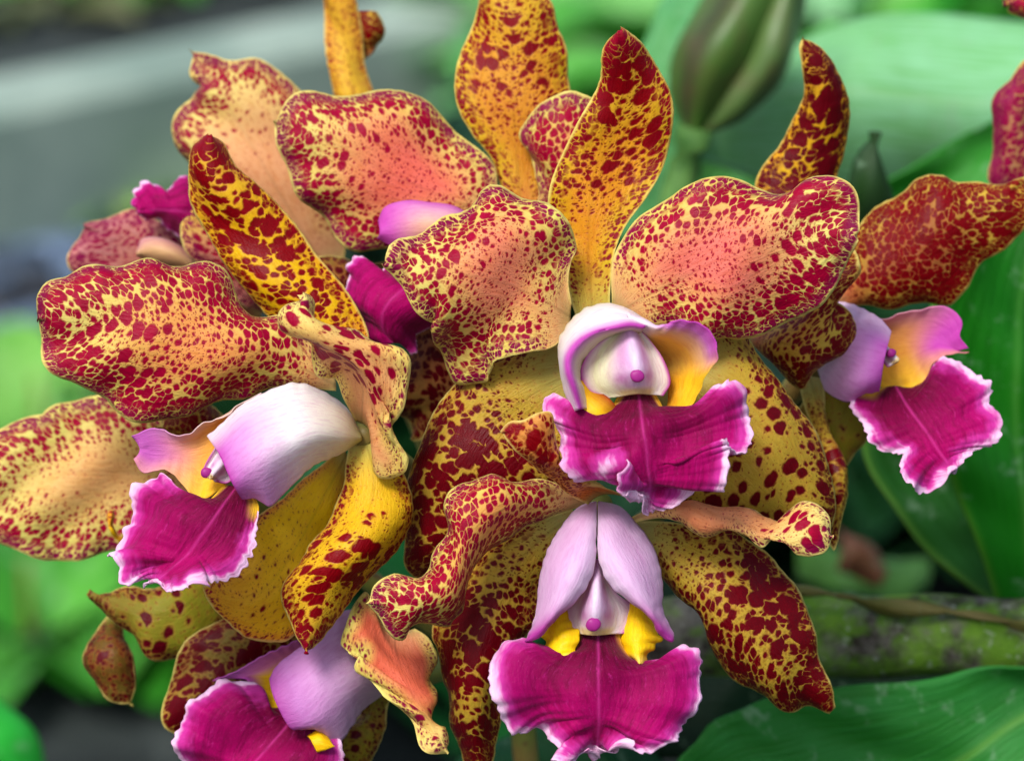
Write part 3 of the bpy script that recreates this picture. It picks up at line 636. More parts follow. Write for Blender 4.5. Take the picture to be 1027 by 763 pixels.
side_lobe(Cf, lip, [
  ([(490, 235), (459, 209), (430, 203), (408, 201), (386, 208), (379, 222)], [-2.8, -2.4, -2.3, -2.4]),
  ([(490, 245), (455, 228), (425, 224), (400, 228), (381, 232)], [-2.8, -1.9, -1.9, -2.1]),
  ([(490, 260), (450, 258), (420, 254), (395, 248), (378, 239)], [-2.8, -2.3, -2.2, -2.3])],
  lambda S: mix(grad([(-1, (214, 130, 204)), (0, (232, 180, 150)), (1, (226, 150, 120))])(S.u), lin((200, 76, 176)), np.maximum(sm(S.t, .55, .95), sm(-S.u, .5, 1) * .6)), 55, n=50, m=35)
spots_petal(Cf, 'sepal', 'dull',
  [(505, 240), (460, 262), (425, 300), (405, 350), (400, 405), (412, 440)], [(515, 252), (475, 290), (448, 330), (432, 385), (412, 440)], [(528, 262), (500, 320), (478, 370), (452, 420), (412, 440)],
  [-3.6, -3.6, -3.8, -4.2], [-3.6, -3.2, -3.3, -4.2], [-3.6, -3.6, -3.8, -4.2], seed=56, SL=1.1, Se=1.1, Sm=.9, mid=(150, 90, 50), edge=(150, 100, 60))
spots_petal(Cf, 'sepal', 'dull',
  [(400, 262), (370, 262), (335, 255), (300, 262), (262, 285)], [(400, 280), (350, 285), (300, 285), (262, 285)], [(400, 330), (350, 330), (300, 310), (262, 285)],
  [-4.4, -4.2, -4.4], [-4.4, -3.9, -4.3], [-4.4, -4.2, -4.4], seed=57, SL=1.0, Se=1.1, Sm=.8, mid=(160, 96, 50))
Cf.pedicel([(526, 230, -3.4), (530, 250, -4.6), (535, 330, -5.6), (540, 480, -6.2)])

# ================================================================== FLOWER D : right
Df = Flower(838, 322, -3.6, 'spotted orchid at the right with purple and orange throated lip facing right')
spots_petal(Df, 'sepal', 'sepalr',
  [(775, 262), (762, 215), (758, 184), (782, 144), (797, 114), (806, 88), (808, 66), (802, 46), (805, 37)],
  [(805, 268), (800, 215), (808, 170), (822, 125), (826, 85), (818, 58), (805, 37)],
  [(835, 265), (836, 215), (838, 180), (847, 151), (852, 121), (848, 88), (834, 62), (818, 42), (805, 37)],
  [-3.8, -4.0, -4.0, -3.6, -3.0], [-3.8, -3.7, -3.6, -3.3, -3.0], [-3.8, -4.1, -4.2, -3.7, -3.0], seed=61, ruffle=.03, Sm=1.25, Se=1.35, SL=2.0, mid=(200, 160, 24), base=(110, 16, 16), pu=-.6)
spots_petal(Df, 'petal', 'petald',
  [(832, 300), (848, 255), (868, 221), (892, 199), (915, 178), (943, 179), (957, 185), (985, 182), (1008, 182), (1030, 178)],
  [(836, 306), (880, 276), (930, 240), (980, 210), (1030, 178)],
  [(838, 312), (865, 306), (892, 309), (929, 305), (952, 308), (967, 292), (986, 264), (1010, 245), (1028, 224), (1040, 200), (1030, 178)],
  [-3.7, -3.9, -3.8, -3.6, -3.4], [-3.7, -3.3, -3.1, -3.1, -3.4], [-3.7, -3.8, -3.7, -3.6, -3.4], seed=62, ruffle=.06)
spots_petal(Df, 'petal', 'petald',
  [(752, 338), (795, 314), (826, 292), (844, 268), (857, 248), (856, 272), (838, 293), (849, 312), (858, 338)],
  [(752, 340), (790, 345), (815, 345), (838, 338), (858, 338)],
  [(752, 343), (778, 369), (800, 391), (808, 390), (815, 374), (828, 363), (853, 352), (858, 338)],
  [-3.0, -2.6, -2.2, -2.0, -2.4], [-3.0, -2.0, -1.6, -1.8, -2.2], [-3.0, -2.6, -2.4, -2.3, -2.2], seed=63, ruffle=.06, mid=(196, 140, 44), Sm=.8, edge=(208, 176, 70))
spots_petal(Df, 'sepal', 'sepalb',
  [(800, 380), (812, 430), (826, 470), (832, 510), (828, 540), (836, 552)],
  [(812, 378), (826, 425), (840, 470), (842, 510), (838, 535), (836, 552)],
  [(826, 380), (832, 440), (849, 470), (852, 492), (848, 520), (842, 540), (836, 552)],
  [-3.5, -3.0, -2.6, -2.3], [-3.5, -2.8, -2.3, -2.3], [-3.5, -3.0, -2.6, -2.3], seed=64, ruffle=.02, Se=.7, mid=(196, 146, 50))
spots_petal(Df, 'sepal', 'dull',
  [(842, 350), (830, 380), (812, 395), (790, 420), (770, 470)],
  [(850, 360), (850, 400), (840, 430), (810, 470), (770, 490)],
  [(860, 365), (880, 405), (872, 436), (845, 470), (790, 500)],
  [-4.0, -4.2, -4.6], [-4.0, -3.9, -4.6], [-4.0, -4.2, -4.6], seed=65, SL=.3, Se=.2, Sm=.1)
lip = mid_lobe(Df,
  [(886, 389), (864, 394), (852, 405), (865, 425), (880, 447), (895, 455), (905, 455), (902, 464), (906, 480), (920, 489), (943, 487), (956, 475)],
  [(898, 388), (915, 415), (935, 440), (956, 475)],
  [(912, 391), (930, 376), (943, 361), (970, 364), (982, 379), (995, 387), (994, 405), (1003, 417), (1000, 443), (978, 452), (956, 475)],
  [-2.8, -2.3, -1.9, -1.1, -1.6], [-2.8, -2.0, -1.6, -1.7], [-2.8, -2.6, -2.2, -1.9, -1.7], 66, ruffle=.16, yl=.16)
side_lobe(Df, lip, [
  ([(835, 302), (850, 304), (868, 311), (884, 320), (894, 332)], [-3.4, -3.0, -2.6, -2.3]),
  ([(830, 325), (850, 338), (870, 345), (889, 352)], [-3.2, -2.3, -1.9, -1.8]),
  ([(825, 350), (845, 372), (866, 382), (884, 375)], [-3.2, -2.3, -1.9, -1.9]),
  ([(818, 365), (830, 392), (852, 402), (866, 394), (882, 392)], [-3.3, -2.8, -2.5, -2.3])],
  lambda S: mix(grad([(0, (238, 216, 228)), (.5, (222, 160, 214)), (.85, (206, 110, 196)), (1, (190, 80, 180))])(S.t), lin((240, 214, 232)), sm(-S.u, .4, 1) * .7), 67, fine=.015)
side_lobe(Df, lip, [
  ([(858, 308), (884, 320), (906, 314), (929, 309), (948, 308), (965, 322), (963, 336), (972, 349)], [-3.0, -2.8, -2.7, -2.6]),
  ([(862, 330), (890, 344), (915, 343), (940, 342), (962, 352)], [-3.3, -3.2, -3.0, -2.7]),
  ([(870, 380), (888, 390), (915, 394), (929, 381), (934, 366), (945, 358), (972, 352)], [-2.9, -2.7, -2.6, -2.6])],
  lambda S: mix(grad([(-1, (226, 150, 170)), (-.4, (226, 150, 90)), (.2, (236, 160, 50)), (1, (250, 196, 40))])(S.u), lin((196, 66, 172)), sm(S.t, .42, .8) * (1 - .4 * sm(S.u, .3, 1))), 68, ruffle=.03, fine=.015)
column(Df, [(872, 330), (884, 342), (892, 356)], [(876, 336), (890, 350), (901, 362)], [(878, 346), (884, 360), (890, 368)], [-2.6, -2.4, -2.2], [-2.4, -2.1, -2.0], [-2.6, -2.3, -2.1], 69, (894, 354, -1.95), 5, [(-1, (240, 220, 230)), (1, (240, 226, 232))])
Df.pedicel([(838, 325, -3.6), (825, 350, -4.6), (770, 420, -5.6), (600, 560, -6.4)])

# ================================================================== FLOWER H : bottom left
Hf = Flower(392, 668, -2.6, 'low spotted orchid at the bottom left with lilac hood and lip cut by the frame')
spots_petal(Hf, 'petal', 'petal',
  [(400, 640), (378, 615), (369, 592), (356, 604), (348, 626), (341, 646), (350, 655), (362, 655), (356, 670), (368, 682), (391, 700), (411, 724), (427, 752), (449, 756)],
  [(408, 634), (396, 640), (398, 655), (405, 680), (425, 715), (449, 756)],
  [(416, 630), (430, 640), (438, 665), (434, 690), (438, 728), (453, 744), (449, 756)],
  [-1.6, -.9, -.6, -.4, -.2, .0], [-1.6, -.7, -.3, -.2, 0], [-1.6, -1.2, -.9, -.6, 0], seed=71, ruffle=.10, freq=.7, Sm=.06, Se=.9, ew=.4, mid=(216, 92, 74), tip=(232, 206, 124), SL=1.3, t1=.5, n=100)
spots_petal(Hf, 'sepal', 'sepalb',
  [(300, 600), (240, 612), (205, 630), (173, 668), (164, 700), (166, 725), (185, 742)],
  [(310, 615), (262, 635), (225, 665), (200, 705), (185, 742)],
  [(320, 640), (285, 668), (250, 690), (225, 720), (200, 745), (185, 742)],
  [-3.0, -3.1, -3.2, -3.4], [-3.0, -2.8, -2.8, -3.4], [-3.0, -3.2, -3.3, -3.4], seed=72, Se=1.1, SL=1.7, mid=(140, 116, 44), edge=(120, 100, 44), t0=.0, t1=.05, pu=-.7)
spots_petal(Hf, 'sepal', 'dull',
  [(372, 690), (355, 715), (338, 742), (328, 775), (334, 800)],
  [(384, 690), (372, 720), (358, 750), (345, 780), (334, 800)],
  [(394, 690), (386, 720), (380, 750), (362, 785), (334, 800)],
  [-3.0, -3.2, -3.4], [-3.0, -2.9, -3.4], [-3.0, -3.2, -3.4], seed=73, Se=.9)
lip = mid_lobe(Hf,
  [(292, 700), (276, 710), (256, 705), (243, 684), (217, 684), (194, 706), (184, 724), (180, 743), (184, 768), (200, 792), (225, 806)],
  [(305, 706), (280, 735), (255, 765), (225, 806)],
  [(320, 722), (325, 740), (342, 747), (346, 765), (330, 790), (290, 808), (225, 806)],
  [-1.8, -1.8, -1.6, -1.4, -1.4], [-1.8, -1.2, -1.0, -1.2], [-1.7, -1.2, -1.0, -1.2], 74, ruffle=.14, yl=.2)
side_lobe(Hf, lip, [
  ([(400, 640), (370, 622), (348, 611), (325, 630), (296, 652), (278, 668), (271, 681)], [-2.6, -2.2, -1.8, -1.5, -1.3]),
  ([(398, 660), (360, 650), (325, 665), (296, 690), (276, 702)], [-2.4, -1.3, -.9, -.9]),
  ([(394, 685), (365, 685), (335, 702), (312, 722), (290, 728)], [-2.4, -1.2, -.8, -.9]),
  ([(385, 695), (362, 714), (338, 744), (326, 738), (317, 731), (302, 732)], [-2.6, -1.8, -1.4, -1.2])],
  lambda S: mix(grad([(0, (214, 190, 196)), (.4, (214, 168, 206)), (.85, (204, 130, 198)), (1, (188, 80, 170))])(S.t), lin((222, 186, 206)), sm(S.u, .4, 1) * .5), 75, fine=.015)
side_lobe(Hf, lip, [
  ([(318, 634), (294, 643), (263, 657), (236, 673), (213, 682)], [-2.0, -2.0, -2.0]),
  ([(312, 660), (290, 668), (268, 678), (245, 680)], [-2.4, -2.3, -2.1]),
  ([(308, 690), (295, 702), (277, 712), (260, 706), (246, 688)], [-2.0, -1.7, -1.6])],
  lambda S: mix(grad([(-1, (206, 110, 190)), (-.4, (220, 130, 170)), (0, (246, 200, 30)), (1, (250, 206, 20))])(S.u), lin((200, 90, 180)), sm(S.t, .7, 1)), 76, fine=.015)
side_lobe(Hf, lip, [
  ([(308, 738), (318, 732), (328, 736)], [-1.3, -1.2, -1.3]), ([(312, 742), (322, 742), (333, 745)], [-1.05, -1.0, -1.1]), ([(318, 754), (326, 752), (336, 748)], [-1.05, -1.0, -1.1])],
  lambda S: np.broadcast_to(lin(YEL), S.W.shape), 77, n=20, m=15, name='throat')
Hf.pedicel([(395, 668, -2.6), (420, 675, -3.6), (470, 660, -5.0), (520, 640, -6.0)])

# ================================================================== FLOWER F : far left, behind
Ff = Flower(215, 490, -4.6, 'pale soft focus orchid at the left edge behind with a long pink blushed petal')
spots_petal(Ff, 'petal', 'petalp',
  [(205, 500), (160, 535), (128, 548), (100, 556), (75, 561), (45, 563), (25, 554), (0, 546), (-22, 530), (-34, 496)],
  [(205, 484), (140, 474), (75, 472), (20, 476), (-34, 490)],
  [(205, 462), (165, 418), (135, 400), (100, 397), (75, 401), (54, 408), (45, 420), (15, 423), (-8, 434), (-26, 456), (-34, 490)],
  [-4.6, -4.4, -4.2, -4.3], [-4.6, -4.1, -3.9, -4.2], [-4.6, -4.4, -4.3, -4.3], seed=81, ruffle=.06, mid=(224, 150, 104), edge=(208, 204, 104), Sm=.05, Se=1.3, SL=.4, ew=1.7, tip=(220, 200, 112), me=.75)
spots_petal(Ff, 'sepal', 'dull',
  [(220, 540), (180, 580), (150, 592), (125, 588), (106, 591), (89, 593)],
  [(222, 555), (195, 600), (160, 616), (125, 610), (89, 593)],
  [(228, 570), (225, 625), (200, 655), (170, 664), (138, 647), (112, 619), (89, 593)],
  [-4.2, -3.6, -3.4], [-4.2, -3.1, -3.2], [-4.2, -3.5, -3.4], seed=82, mid=(136, 146, 28), SL=1.1, Se=1.2, Sm=.12)
spots_petal(Ff, 'sepal', 'dull',
  [(112, 612), (98, 630), (88, 648), (86, 666), (98, 688), (117, 706), (133, 709)],
  [(118, 615), (112, 640), (110, 665), (120, 690), (133, 709)],
  [(122, 618), (126, 640), (134, 662), (139, 690), (133, 709)],
  [-4.4, -4.2, -4.0], [-4.4, -3.8, -4.0], [-4.4, -4.1, -4.0], seed=83, mid=(116, 84, 24), edge=(84, 62, 24), Se=.9, SL=.8)
spots_petal(Ff, 'petal', 'petald',
  [(240, 440), (215, 410), (190, 405), (165, 415), (155, 432)], [(240, 448), (210, 430), (180, 428), (155, 432)], [(238, 460), (205, 455), (175, 447), (155, 432)],
  [-4.4, -3.6, -3.4], [-4.4, -3.2, -3.2], [-4.4, -3.6, -3.4], seed=84, mid=(130, 80, 50))
spots_petal(Ff, 'dried_stigma', 'sepaly',
  [(128, 552), (114, 543), (104, 528), (106, 514), (111, 512)], [(126, 546), (116, 538), (109, 526), (111, 516), (111, 512)], [(126, 540), (119, 534), (113, 526), (114, 518), (111, 512)],
  [-3.4, -3.2, -3.3], [-3.3, -2.9, -3.2], [-3.4, -3.2, -3.3], seed=85, n=30, m=15, ruffle=.02)
Ff.pedicel([(218, 490, -4.6), (250, 500, -5.4), (340, 560, -6.4), (450, 640, -7.0)])

# ================================================================== FLOWER G : top left, behind
Gf = Flower(300, 245, -6.8, 'pale yellow spotted orchid at the top left behind with a notched petal and purple lip')
spots_petal(Gf, 'petal', 'petalp',
  [(310, 280), (262, 262), (215, 215), (187, 163), (178, 147), (174, 126), (181, 109), (194, 95), (205, 86), (192, 76), (190, 50)],
  [(325, 268), (290, 210), (255, 150), (225, 100), (190, 50)],
  [(345, 262), (350, 200), (330, 140), (298, 88), (279, 67), (258, 56), (230, 58), (212, 53), (190, 50)],
  [-6.8, -6.6, -6.4, -6.2], [-6.8, -6.1, -5.9, -6.2], [-6.8, -6.6, -6.4, -6.2], seed=91, ruffle=.06, mid=(224, 158, 112), edge=(216, 204, 108), Sm=.08, Se=1.6, ew=1.2, SL=.5, tip=(226, 206, 120))
spots_petal(Gf, 'sepal', 'sepaly',
  [(345, 150), (336, 90), (331, 62), (325, 35), (320, 0), (322, -30), (334, -45)],
  [(362, 150), (354, 90), (346, 40), (336, 0), (334, -45)],
  [(380, 150), (377, 90), (370, 63), (361, 32), (351, 0), (346, -30), (334, -45)],
  [-7.2, -7.4, -7.6], [-7.2, -7.1, -7.5], [-7.2, -7.4, -7.6], seed=92, ruffle=.02, mid=(222, 176, 50), Se=.7, Sm=.3, edge=(206, 150, 40))
spots_petal(Gf, 'petal', 'petald',
  [(366, 60), (354, 30), (358, 14)], [(372, 55), (368, 30), (368, 12)], [(376, 50), (381, 36), (374, 14)],
  [-7.8, -7.7, -7.6], [-7.7, -7.5, -7.5], [-7.8, -7.7, -7.6], seed=93, n=30, m=21, Sm=.5)
spots_petal(Gf, 'sepal', 'petald',
  [(260, 300), (200, 250), (160, 222), (138, 210), (110, 217), (84, 226)],
  [(262, 320), (200, 275), (150, 246), (115, 234), (84, 226)],
  [(262, 345), (190, 330), (120, 300), (70, 268), (74, 244), (84, 226)],
  [-6.6, -6.2, -6.2], [-6.6, -5.8, -6.0], [-6.6, -6.2, -6.2], seed=94, mid=(176, 112, 92), base=(150, 90, 60), edge=(186, 120, 110), tip=(176, 110, 120), Se=1.1, Sm=.5, SL=.9, pu=.8)
spots_petal(Gf, 'petal', 'petald',
  [(290, 325), (250, 305), (215, 280), (186, 245), (182, 222), (192, 212)], [(295, 315), (250, 275), (220, 250), (192, 212)], [(298, 300), (262, 262), (228, 228), (210, 216), (192, 212)],
  [-5.4, -4.8, -4.6], [-5.4, -4.4, -4.4], [-5.4, -4.8, -4.6], seed=95, mid=(190, 90, 70), edge=(190, 120, 110), Sm=.9, Se=.9, pu=.6)
lip = mid_lobe(Gf,
  [(230, 225), (212, 206), (187, 177), (172, 190), (163, 194), (142, 183), (134, 193), (138, 212)],
  [(226, 235), (195, 215), (165, 210), (138, 212)],
  [(222, 252), (200, 255), (180, 246), (160, 232), (145, 222), (138, 212)],
  [-5.6, -5.2, -5.0], [-5.6, -4.8, -4.8], [-5.6, -5.3, -5.0], 96, ruffle=.10, fr=.08, n=70, m=61)
side_lobe(Gf, lip, [
  ([(200, 262), (180, 246), (158, 238), (142, 240), (137, 252)], [-5.4, -5.2, -5.2]), ([(200, 270), (176, 256), (152, 250), (137, 254)], [-5.2, -4.8, -5.0]), ([(200, 280), (176, 270), (152, 264), (137, 256)], [-5.4, -5.2, -5.2])],
  lambda S: grad([(-1, (214, 150, 150)), (0, (216, 172, 120)), (1, (190, 130, 90))])(S.u), 97, n=30, m=21)
Gf.pedicel([(302, 250, -6.8), (330, 280, -7.4), (400, 380, -7.8), (470, 560, -7.8)])

# ================================================================== FLOWER I : right edge, mostly outside
If = Flower(1085, 150, -7.0, 'spotted orchid mostly beyond the right edge with only its dark petals showing')
spots_petal(If, 'petal', 'petald',
  [(1060, 215), (1010, 200), (994, 175), (993, 140), (998, 105), (1010, 78), (1040, 50)], [(1062, 205), (1030, 180), (1018, 140), (1024, 95), (1040, 50)], [(1066, 195), (1055, 170), (1046, 130), (1046, 90), (1040, 50)],
  [-7, -6.8, -6.6], [-7, -6.3, -6.4], [-7, -6.8, -6.6], seed=101, mid=(200, 150, 90), edge=(120, 60, 70), pu=.8, Sm=.9)
spots_petal(If, 'sepal', 'petald',
  [(1085, 60), (1060, 30), (1030, 20), (1010, 14), (1006, 4)], [(1085, 45), (1050, 15), (1025, 5), (1006, 4)], [(1085, 20), (1050, -12), (1020, -12), (1006, 4)],
  [-7, -6.8, -6.6], [-7, -6.3, -6.4], [-7, -6.8, -6.6], seed=102, mid=(150, 60, 60), pu=.5)
If.pedicel([(1085, 150, -7.0), (1090, 220, -7.6), (1080, 400, -8.5)])

# ================================================================== STEM that carries the cluster
stem_loc = at(560, 900, -9)
st = bpy.data.objects.new('flower_stem', None); C.objects.link(st); st.location = stem_loc
st['label'] = 'green brown flower stem rising behind the orchid cluster'; st['category'] = 'stem'
tube('stalk', [at(530, 330, -6.3), at(535, 480, -6.4), at(520, 640, -7), at(540, 900, -9), at(560, 1500, -12), on_ground(600, 763) * .0 + np.array([0.03, .18, 0.0])], (.25, .32, .38, .42, .5, .6), MSTEM, st, stem_loc, n=60)


# ------------------------------------------------------------------ leaves
def leaf(name, L, M, R, hL, hM, hR, col, rib=None, lump=.12, parent=None, loc=None, label=None, cat=None, seed=0, th=.14, n=50, m=31, ruffle=0.0, rim=None, ribw=.10):
    S = loft([(L, hL), (M, hM), (R, hR)], n=n, m=m, seed=seed, lump=lump, ruffle=ruffle, freq=.2, rw=1.0)
    c = np.broadcast_to(lin(col), S.W.shape).copy()
    if rib is not None: c = mix(c, lin(rib), np.exp(-(S.w / ribw) ** 2))
    if rim is not None: c = mix(c, lin(rim), np.exp(-(S.ed / .12) ** 2))
    if loc is None: loc = S.W[0, S.m // 2]
    ob = sheet_mesh(name, S, MLEAF, parent, loc, c, th=th)
    if parent is None:
        ob.location = loc; ob['label'] = label; ob['category'] = cat or 'leaf'
    elif label: ob['label'] = label
    return ob
def plant(name, loc, label, cat):
    o = bpy.data.objects.new(name, None); C.objects.link(o); o.location = loc; o['label'] = label; o['category'] = cat; return o

loc = at(900, 900, -14)
pl = plant('orchid_plant', loc, 'broad leaved orchid plant with mossy bulb filling the right side behind the flowers', 'plant')
def pleaf(L, M, R, hL, hM, hR, col, **k): return leaf('leaf', L, M, R, hL, hM, hR, col, parent=pl, loc=loc, **k)
# tall dark green leaf, right edge
pleaf([(1010, 640), (985, 560), (952, 470), (935, 400), (940, 300), (985, 220), (1045, 130)],
      [(1040, 640), (1030, 540), (1020, 430), (1020, 330), (1040, 230), (1065, 130)],
      [(1080, 640), (1100, 500), (1110, 380), (1110, 260), (1090, 130)],
      [-13, -11, -10, -11.5], [-13, -11.5, -11, -12], [-13, -11.5, -10.5, -11.5], (26, 124, 18), rib=(70, 150, 50), rim=(88, 150, 40), seed=201, label='tall dark green leaf at the right edge')
# leaf behind it curving to the lower right
pleaf([(1020, 620), (960, 580), (910, 530), (875, 470), (860, 400), (870, 340)],
      [(1030, 600), (985, 540), (940, 470), (915, 400), (905, 330)],
      [(1040, 580), (1010, 500), (985, 430), (965, 360), (940, 310)],
      [-15.5, -14.5, -14, -15], [-15.5, -14.8, -14.5, -15.2], [-15.5, -14.5, -14, -15], (44, 104, 40), rim=(100, 150, 60), seed=202)
# bottom leaf
pleaf([(1110, 655), (1020, 672), (940, 682), (850, 688), (770, 700), (710, 730), (660, 790)],
      [(1110, 690), (1027, 718), (965, 760), (900, 800), (800, 820), (660, 800)],
      [(1110, 760), (1050, 830), (960, 870), (850, 880), (740, 860), (660, 810)],
      [-7.2, -7.2, -7.4, -7.6], [-8, -8, -8, -8], [-7.2, -7.2, -7, -7], (50, 138, 56), rib=(110, 172, 80), seed=203, label='pale speckled green leaf across the lower right corner')
# dark leaf low centre right
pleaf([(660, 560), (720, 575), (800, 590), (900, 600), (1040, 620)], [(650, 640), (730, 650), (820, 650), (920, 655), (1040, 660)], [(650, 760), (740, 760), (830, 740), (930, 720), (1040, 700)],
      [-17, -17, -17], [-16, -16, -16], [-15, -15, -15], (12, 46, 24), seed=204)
pleaf([(690, 800), (640, 740), (560, 720), (480, 750), (420, 800)], [(690, 830), (620, 790), (560, 780), (490, 800), (420, 820)], [(690, 880), (620, 860), (550, 850), (480, 860), (420, 850)],
      [-14, -13, -13], [-13, -12, -12.5], [-14, -13, -13], (24, 84, 44), seed=205)
# pale big leaf top right
pleaf([(1080, 170), (1010, 188), (930, 196), (850, 200), (790, 190), (700, 160)], [(1090, 100), (1010, 105), (930, 100), (860, 92), (780, 95), (700, 120)], [(1090, 30), (1000, 20), (930, 14), (860, 20), (780, 55), (700, 110)],
      [-28, -27, -26, -25], [-26, -25, -24, -25], [-28, -27, -26, -25], (150, 215, 160), rib=(165, 222, 170), seed=206, lump=.0, label='big pale green leaf in the upper right')
pleaf([(1040, 100), (960, 140), (890, 180), (840, 220), (790, 290)], [(1050, 120), (970, 165), (905, 205), (860, 245), (790, 300)], [(1060, 150), (980, 195), (920, 232), (880, 265), (800, 310)],
      [-21, -20, -20], [-21.4, -20.6, -20.5], [-21, -20, -20], (60, 150, 52), seed=207)
pleaf([(1080, 130), (1000, 190), (960, 260), (930, 340)], [(1090, 160), (1020, 210), (975, 270), (940, 345)], [(1100, 200), (1040, 240), (1000, 300), (960, 350)],
      [-18, -17, -17], [-18, -17.5, -17.5], [-18, -17, -17], (60, 140, 60), seed=208)
pleaf([(700, 330), (690, 240), (700, 160), (730, 100), (770, 60), (830, 20)], [(730, 330), (725, 240), (735, 170), (760, 115), (800, 70), (850, 25)], [(770, 330), (770, 240), (780, 180), (805, 130), (840, 85), (870, 30)],
      [-33, -32, -31, -33], [-33, -32.5, -32, -33], [-33, -32, -31, -33], (104, 176, 100), seed=209)
pleaf([(590, 240), (600, 150), (625, 80), (660, 10), (690, -40)], [(620, 240), (640, 150), (670, 80), (700, 20), (720, -40)], [(660, 240), (685, 160), (710, 90), (740, 40), (760, -40)],
      [-24, -24, -26], [-24, -23.5, -25.5], [-24, -24, -26], (100, 170, 110), seed=210)
pleaf([(835, 250), (845, 200), (862, 160), (876, 132)], [(860, 250), (868, 205), (876, 165), (878, 132)], [(892, 250), (896, 210), (890, 165), (880, 132)],
      [-13, -12.5, -12], [-13, -12, -11.8], [-13, -12.5, -12], (48, 78, 44), seed=211)
pleaf([(800, 520), (830, 545), (870, 560), (930, 560)], [(800, 545), (835, 565), (875, 578), (930, 575)], [(800, 580), (835, 592), (880, 600), (930, 590)], [-40, -40, -41], [-39.5, -39.5, -41], [-40, -40, -41], (90, 140, 70), seed=213)
pleaf([(840, 530), (855, 538), (875, 548), (890, 575)], [(845, 548), (856, 555), (870, 565), (885, 582)], [(838, 570), (850, 578), (866, 586), (882, 590)], [-34, -34, -34], [-33.6, -33.6, -33.6], [-34, -34, -34], (110, 66, 52), seed=214, n=24, m=15, label='small dry brown leaf behind the mossy bulb')
# mossy bulb
def moss_material():
    N = NT('mossy_bark'); tc = N.n('ShaderNodeTexCoord').outputs['Object']
    a = N.noise(tc, 48, 4, .6); b = N.noise(tc, 150, 4, .7); c = N.noise(tc, 420, 2)
    col = N.mixc(N.smooth(b, .35, .65), lin((44, 34, 32)), lin((112, 108, 98)))
    col = N.mixc(N.smooth(a, .42, .58), col, N.mixc(b, lin((66, 112, 16)), lin((122, 164, 50))))
    col = N.mixc(N.math('MULTIPLY', N.smooth(c, .62, .72), .5), col, lin((170, 176, 160)))
    return N.finish(col, .8, .25, N.bump(N.math('ADD', b, a), .8, .002))
MMOSS = moss_material()
tube('bulb', [at(600, 650, -11.5), at(680, 638, -10.8), at(760, 638, -10.2), at(850, 638, -9.8), at(940, 637, -9.4), at(1020, 640, -9.0), at(1120, 645, -8.6)], (.75, .98, 1.02, 1.0, .98, .96, .9), MMOSS, pl, loc, seg=28, n=60, wob=.03)
pleaf([(750, 585), (830, 592), (920, 606), (1040, 620)], [(752, 588), (830, 596), (920, 611), (1040, 626)], [(755, 592), (830, 601), (920, 616), (1040, 632)],
      [-9.0, -8.5, -8], [-8.8, -8.3, -7.8], [-8.9, -8.6, -8.2], (132, 120, 70), seed=212, n=30, m=9, th=.08, label='dry papery sheath along the mossy bulb')

# bud, top
def bud_material():
    N = NT('bud_skin'); vc = N.n('ShaderNodeTexCoord').outputs['Object']
    a = N.noise(vc, 90, 3); b = N.attr('base', 'Color')
    col = N.mixc(N.math('MULTIPLY', N.smooth(a, .4, .7), .4), b, lin((96, 70, 50)))
    return N.finish(col, .45, .4, None, .08)
MBUD = bud_material()
bl = at(685, 180, -22)
bd = plant('orchid_bud', bl, 'closed green and maroon orchid bud on a stalk above the middle flower', 'bud')
for k, (L, M, R, hh, cc) in enumerate([
   ([(688, 135), (672, 95), (676, 50), (700, 10), (730, -40)], [(694, 138), (700, 95), (715, 50), (740, 5), (765, -45)], [(700, 138), (725, 105), (755, 60), (775, 15), (790, -40)], ([-13.2, -13, -13], [-12.6, -11.2, -11.8], [-13, -12.2, -12.4]), (74, 112, 40)),
   ([(695, 138), (712, 110), (742, 65), (765, 20), (785, -40)], [(698, 138), (742, 110), (775, 65), (792, 20), (800, -40)], [(702, 136), (745, 118), (790, 70), (804, 15), (806, -40)], ([-13, -12, -12.2], [-12.8, -11.7, -12], [-13.2, -13.2, -13.2]), (84, 112, 56))]):
    dz = lambda a: [q - 9 for q in a]
    S = loft([(L, dz(hh[0])), (M, dz(hh[1])), (R, dz(hh[2]))], n=50, m=31, seed=300 + k, lump=.05)
    c = mix(np.broadcast_to(lin(cc), S.W.shape), lin((58, 40, 34)), np.exp(-((S.u - (-.35 if k == 0 else .9)) / .35) ** 2) * .75)
    sheet_mesh('bud_sepal', S, MBUD, bd, bl, c, th=.12)
tube('stalk', [at(697, 128, -21.6), at(692, 150, -21.8), at(680, 190, -21.8), at(660, 260, -20), at(600, 420, -15), at(560, 640, -11)], (.5, .42, .36, .32, .3), simple('green_stalk', (40, 84, 26), (84, 124, 56), 60), bd, bl)

# ------------------------------------------------------------------ the setting: soil, gravel, kerb, low plants
def ground_material():
    N = NT('dark_soil'); tc = N.n('ShaderNodeTexCoord').outputs['Object']
    a = N.noise(tc, 2.5, 5, .6); b = N.noise(tc, 25, 4, .7)
    col = N.mixc(N.smooth(a, .35, .65), lin((26, 30, 30)), lin((56, 64, 62)))
    col = N.mixc(N.math('MULTIPLY', N.smooth(b, .5, .7), .6), col, lin((74, 80, 78)))
    return N.finish(col, .9, .2, N.bump(b, .6, .02))
def mesh_obj(name, V, F, mat, loc=(0, 0, 0), parent=None, smooth=False):
    me = bpy.data.meshes.new(name); me.from_pydata([tuple(v) for v in V], [], F); me.materials.append(mat)
    if smooth:
        for p in me.polygons: p.use_smooth = True
    ob = bpy.data.objects.new(name, me); C.objects.link(ob); ob.location = loc
    if parent is not None: ob.parent = parent
    return ob
